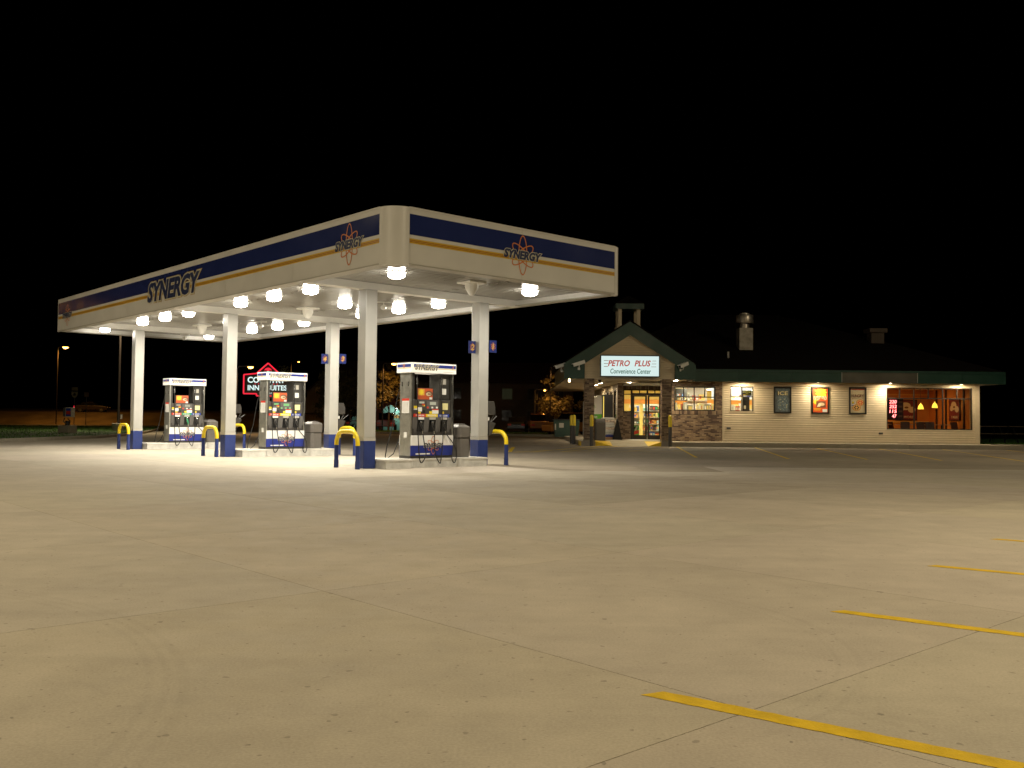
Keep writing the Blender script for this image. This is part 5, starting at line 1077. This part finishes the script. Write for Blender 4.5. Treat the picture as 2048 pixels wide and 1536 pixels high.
# ================================================================ TREES
LEAF = mat('leaf', (.09, .075, .02), .6, noise=.4, nscale=1.2); BARK = mat('bark', (.05, .035, .025), .9)
def make_tree(lab, loc, H, Wd, n=1800, seed=1, leaf=.16):
    rnd = random.Random(seed); t = thing('tree', lab, 'tree', loc, 0, 'trees behind the forecourt')
    tr = MB().tube([(0, 0, -.05), (.04, .02, H * .3), (-.03, 0, H * .6), (0, 0, H * .92)], [.1, .08, .05, .015], 8)
    cl = []
    for k in range(14):
        a = rnd.uniform(0, 6.28); z0 = H * rnd.uniform(.25, .7); l = Wd * rnd.uniform(.3, .5) * (1.1 - .6 * z0 / H); e = (math.cos(a) * l, math.sin(a) * l, z0 + H * rnd.uniform(.08, .2)); tr.tube([(0, 0, z0), (e[0] * .5, e[1] * .5, z0 + (e[2] - z0) * .6), e], [.035, .022, .008], 5); cl.append((e, rnd.uniform(.25, .5)))
    tr.build('trunk', BARK, t)
    for k in range(26):
        u = rnd.uniform(.22, 1); rr = Wd / 2 * (math.sin(min(1, (1 - u) * 1.6) * 1.57)) * .9; a = rnd.uniform(0, 6.28); q = math.sqrt(rnd.random()) * rr; cl.append(((math.cos(a) * q, math.sin(a) * q, H * u), rnd.uniform(.22, .55)))
    vs = []; fs = []
    for k in range(n):
        c, r = rnd.choice(cl); d = Vector((rnd.gauss(0, 1), rnd.gauss(0, 1), rnd.gauss(0, .8))) * r * .55; p = Vector(c) + d; s = leaf * rnd.uniform(.5, 1.1)
        u = Vector((rnd.gauss(0, 1), rnd.gauss(0, 1), rnd.gauss(0, 1))).normalized(); v = u.orthogonal().normalized(); i = len(vs)
        vs += [tuple(p - u * s), tuple(p + v * s * .5), tuple(p + u * s), tuple(p - v * s * .5)]; fs.append((i, i + 1, i + 2, i + 3))
    MB().add(vs, fs).build('crown', LEAF, t); return t
T1 = make_tree('orange lit young tree left of the nearest pump', (-11.0, 83.5, 0), 5.9, 3.0, 2200, 3)
T2 = make_tree('orange lit tree left of the store porch', (4.15, 90.5, 0), 6.3, 3.2, 2300, 5)
for tx in (T1, T2): KID[tx.name] = kids(tx)
for src, x, y, s, rz, lab in ((T1, -15.2, 88, .95, 1.2, 'dim tree left of the near front column, by the red roofed motel'), (T2, -20.5, 84, .9, 2.2, 'dark tree between the middle pump and the middle back column'), (T2, 7.9, 93, .9, .5, 'dim tree hidden behind the left brick pillar'), (T1, -17.5, 92, 1.1, 3, 'dark tree behind the middle back column')):
    c = dup(src, (x, y, 0), rz, lab); c.scale = (s, s, s)
# ================================================================ BACKGROUND BUILDINGS
MW = mat('motel wall', (.06, .042, .03), .8, noise=.1, nscale=1); MR = mat('motel roof', (.10, .035, .025), .8, noise=.2)
mo = thing('motel_building', 'dark two storey motel with a gabled arched entrance, far behind the pumps', 'building', (-9.5, 99, 0))
MB().box(-9, 16, 0, 12, 0, 5.1).build('wall', MW, mo); MB().prism([(-.8, 5.1), (12.8, 5.1), (6, 7.6)], -9.4, 16.4, 'x').build('roof', MR, mo)
for k in range(9):
    for z in (1.0, 3.3):
        xw = -7.8 + k * 2.7; f = MB().box(xw, xw + 1.2, -.06, .0, z, z + 1.25).build('window', mat('motel frame', (.05, .04, .03), .7), mo); MB().box(xw + .07, xw + 1.13, -.066, -.061, z + .07, z + 1.18).build('pane', glow('dim green room', (.25, .3, .14), .03) if (k, z) == (6, 3.3) else mat('dark window pane', (.03, .028, .025), .08), f)
wl = MB().box(-4.4, -2.9, -.9, -.005, 2.9, 4.1).build('balcony_wall', mat('ochre wall', (.5, .33, .12), .7), mo)
ga = thing('entrance_gable', 'red gabled motel porch with a teal arch lit from inside', 'porch', (-12.05, 93.2, 0))
arch = [(-1.45, 0), (-1.45, 2.1), (0, 3.35), (1.45, 2.1), (1.45, 0), (.95, 0), (.95, 1.5)] + [(.95 * math.cos(R(a)), 1.5 + 1.05 * math.sin(R(a))) for a in range(15, 180, 15)] + [(-.95, 1.5), (-.95, 0)]
MB().prism(arch, 0, .3, 'y').build('gable_wall', mat('red gable', (.30, .09, .05), .7), ga)
for s in (-1, 1): MB().prism([(0, 3.36), (s * 1.7, 1.92), (s * 1.7, 2.06), (0, 3.54)], -.2, 3.0, 'y').build('roof_slope', MR, ga)
TEAL = mat('teal porch wall', (.25, .42, .36), .7); MB().box(-1.4, 1.4, 2.9, 3.0, 0, 2.9).build('back_wall', TEAL, ga); MB().box(-1.45, -1.3, .31, 2.9, 0, 2.2).box(1.3, 1.45, .31, 2.9, 0, 2.2).build('side_walls', TEAL, ga)
MB().box(.0, .7, 2.86, 2.89, 1.25, 1.55).build('window', glow('amber window', (1, .6, .15), .5), ga); MB().lathe([(.001, -.1), (.1, -.05), (.1, .05), (.001, .1)], 10, (.3, 2.2, 2.15)).build('lamp', glow('porch lamp', (.8, 1, .95), 14), ga)
li = bpy.data.lights.new('porch_light', 'POINT'); li.energy = 55; li.color = (.75, 1, .9); li.shadow_soft_size = .1; lo = bpy.data.objects.new('porch_light', li); C.objects.link(lo); lo.parent = ga; lo.location = (.3, 2.0, 2.0)
wlamp = thing('wall_lamp', 'bright lamp on the ochre motel wall, left of the nearest pump', 'lamp', (-13.1, 97.4, 3.75)); MB().lathe([(.001, -.13), (.2, -.08), (.22, .04), (.001, .1)], 12).build('lens', glow('wall lamp lens', (1, .8, .45), 16), wlamp); li = bpy.data.lights.new('wall_light', 'POINT'); li.energy = 14; li.color = (1, .65, .25); li.shadow_soft_size = .15; lo = bpy.data.objects.new('wall_light', li); C.objects.link(lo); lo.parent = wlamp; lo.location = (0, -.3, -.1)
hb = thing('hotel_building', 'faint grey gabled building far behind the middle pump', 'building', (-29, 140, 0)); HBW = mat('grey gable', (.3, .27, .24), .8); MB().box(-6, 6, .1, 12, 0, 4.2).build('wall', HBW, hb); MB().prism([(-1.7, 4.2), (1.7, 4.2), (1.7, 5.1), (0, 6.5), (-1.7, 5.1)], 0, 4, 'y').build('gable_wall', HBW, hb); MB().lathe([(.5, 0), (.5, .05), (.001, .06)], 16).build('round_vent', TRIM, hb).matrix_local = axes(*FRONT, (0, 0, 5.3))
for s in (-1, 1): MB().prism([(0, 6.55), (s * 2.0, 4.95), (s * 2.0, 5.1), (0, 6.72)], -.3, 4.5, 'y').build('roof_slope', MR, hb)
# ================================================================ PARKED CARS
TYRE = BLACK
def make_car(lab, loc, rz, col, kind='car'):
    t = thing('parked_car', lab, 'car', loc, rz, 'cars parked behind the forecourt'); pm = mat('car paint %s' % str(col), col, .25, coat=.5)
    if kind == 'car': side = [(-2.2, .35), (2.15, .35), (2.2, .7), (1.9, .86), (1.05, .95), (-1.75, .98), (-2.2, .85)]; top = [(-1.7, .96), (1.0, .94), (.35, 1.40), (-1.1, 1.42)]
    elif kind == 'truck': side = [(-2.6, .45), (2.5, .45), (2.55, .85), (2.3, 1.02), (1.35, 1.1), (-2.6, 1.1)]; top = [(-.5, 1.1), (1.3, 1.1), (.75, 1.72), (-.4, 1.74)]
    else: side = [(-2.3, .4), (2.3, .4), (2.35, .85), (2.0, 1.05), (1.2, 1.1), (-2.3, 1.1)]; top = [(-2.25, 1.1), (1.2, 1.1), (.7, 1.75), (-2.1, 1.78)]
    MB().prism(side, -.85, .85, 'y').build('body', pm, t, bevel=.08)
    MB().prism(top, -.72, .72, 'y').build('cabin_glass', mat('car glass', (.01, .01, .012), .08), t, bevel=.05); zt = top[2][1]; MB().box(top[3][0] + .1, top[2][0] - .1, -.66, .66, zt + .002, zt + .04).build('roof', pm, t, bevel=.02)
    for sx in (-1.35, 1.4):
        for sy in (-.86, .86):
            wv = MB(); wv.M = axes((1, 0, 0), (0, 0, 1), (0, -1, 0), (sx, sy, .33)); wv.lathe([(.001, -.1), (.3, -.1), (.33, -.06), (.33, .06), (.3, .1), (.001, .1)], 16); w_ = wv.build('wheel', TYRE, t); rv = MB(); rv.M = wv.M; rv.lathe([(.2, -.104), (.001, -.108)], 12).lathe([(.2, .104), (.001, .108)], 12); rv.build('rim', CHROME, w_)
    for sy in (-.62, .62): MB().box(2.16, 2.21, sy - .16, sy + .16, .62, .76).build('headlight', PAPER, t); MB().box(-2.22 if kind == 'car' else -2.62 if kind == 'truck' else -2.32, -2.17 if kind == 'car' else -2.58 if kind == 'truck' else -2.28, sy - .16, sy + .16, .68, .84).build('tail_light', REDP, t)
    return t
make_car('red pickup parked under the arched porch, behind the near front column', (-11.9, 88.8, 0), R(96), (.28, .05, .03), 'truck'); make_car('dark car left of the near right column, far behind', (-6.6, 90, 0), R(95), (.05, .05, .05)); make_car('dark car right of the near right column, far behind', (.5, 88, 0), R(88), (.03, .035, .04)); make_car('orange lit pickup with its tailgate showing, right of the dark car', (2.4, 86.5, 0), R(93), (.4, .16, .05), 'truck')
make_car('orange lit van beside the dumpster left of the porch', (4.7, 70.5, 0), R(205), (.55, .22, .05), 'van'); make_car('dark car beyond the middle pump', (-15.6, 90, 0), R(80), (.08, .04, .03))
make_car('dark car far away on the left road with its red tail lamps lit', (-59.0, 131.5, 1.62), R(10), (.04, .03, .03))
tl = [o for o in bpy.data.objects if o.name.startswith('tail_light')][-2:]
for o in tl: o.data = o.data.copy(); o.data.materials.clear(); o.data.materials.append(glow('lit tail lamp', (1, .02, .05), 12))
li = bpy.data.lights.new('van_lamp', 'POINT')
bpy.data.lights.remove(li)
du = thing('dumpster', 'dark green dumpster with pale labels behind the leftmost bollards', 'dumpster', (3.6, 61, 0)); MB().prism([(-.75, .15), (.75, .15), (.85, 1.25), (-.85, 1.25)], 0, 1.2, 'y').build('body', mat('dumpster green', (.012, .04, .03), .6), du); MB().box(-.88, .88, -.03, 1.23, 1.252, 1.31).build('lid', BLACK, du); MB().box(-.5, -.2, -.012, -.001, .75, 1.05).build('label', LIP, du); MB().box(-.78, -.70, -.05, -.001, .6, 1.0).build('lift_sleeve', LIP, du)
# ================================================================ PICNIC TABLES (right lawn)
PW = mat('weathered picnic wood', (.10, .07, .04), .8, noise=.2)
pt0 = None
for x, y, rz, lab in ((26.6, 52.5, .1, 'dim picnic table on the lawn right of the store, nearer the wall'), (28.9, 52.8, 0, 'dim picnic table on the lawn at the right edge')):
    if pt0 is None:
        pt0 = thing('picnic_table', lab, 'picnic table', (x, y, .2), rz, 'picnic tables on the lawn')
        for k in range(4): MB().box(-.95, .95, -.4 + k * .2, -.22 + k * .2, .92, .96).build('top_board', PW, pt0)
        for s in (-.85, .85): MB().box(-.95, .95, s - .14, s + .14, .52, .56).build('bench_board', PW, pt0)
        for sx in (-.7, .7): MB().tube([(sx, -.75, 0), (sx, -.2, .92)], .035, 6).tube([(sx, .75, 0), (sx, .2, .92)], .035, 6).tube([(sx, -.8, .5), (sx, .8, .5)], .03, 6).build('leg_frame', BLACK, pt0)
        KID[pt0.name] = kids(pt0)
    else: dup(pt0, (x, y, .2), rz, lab)
bpy.context.view_layer.update()
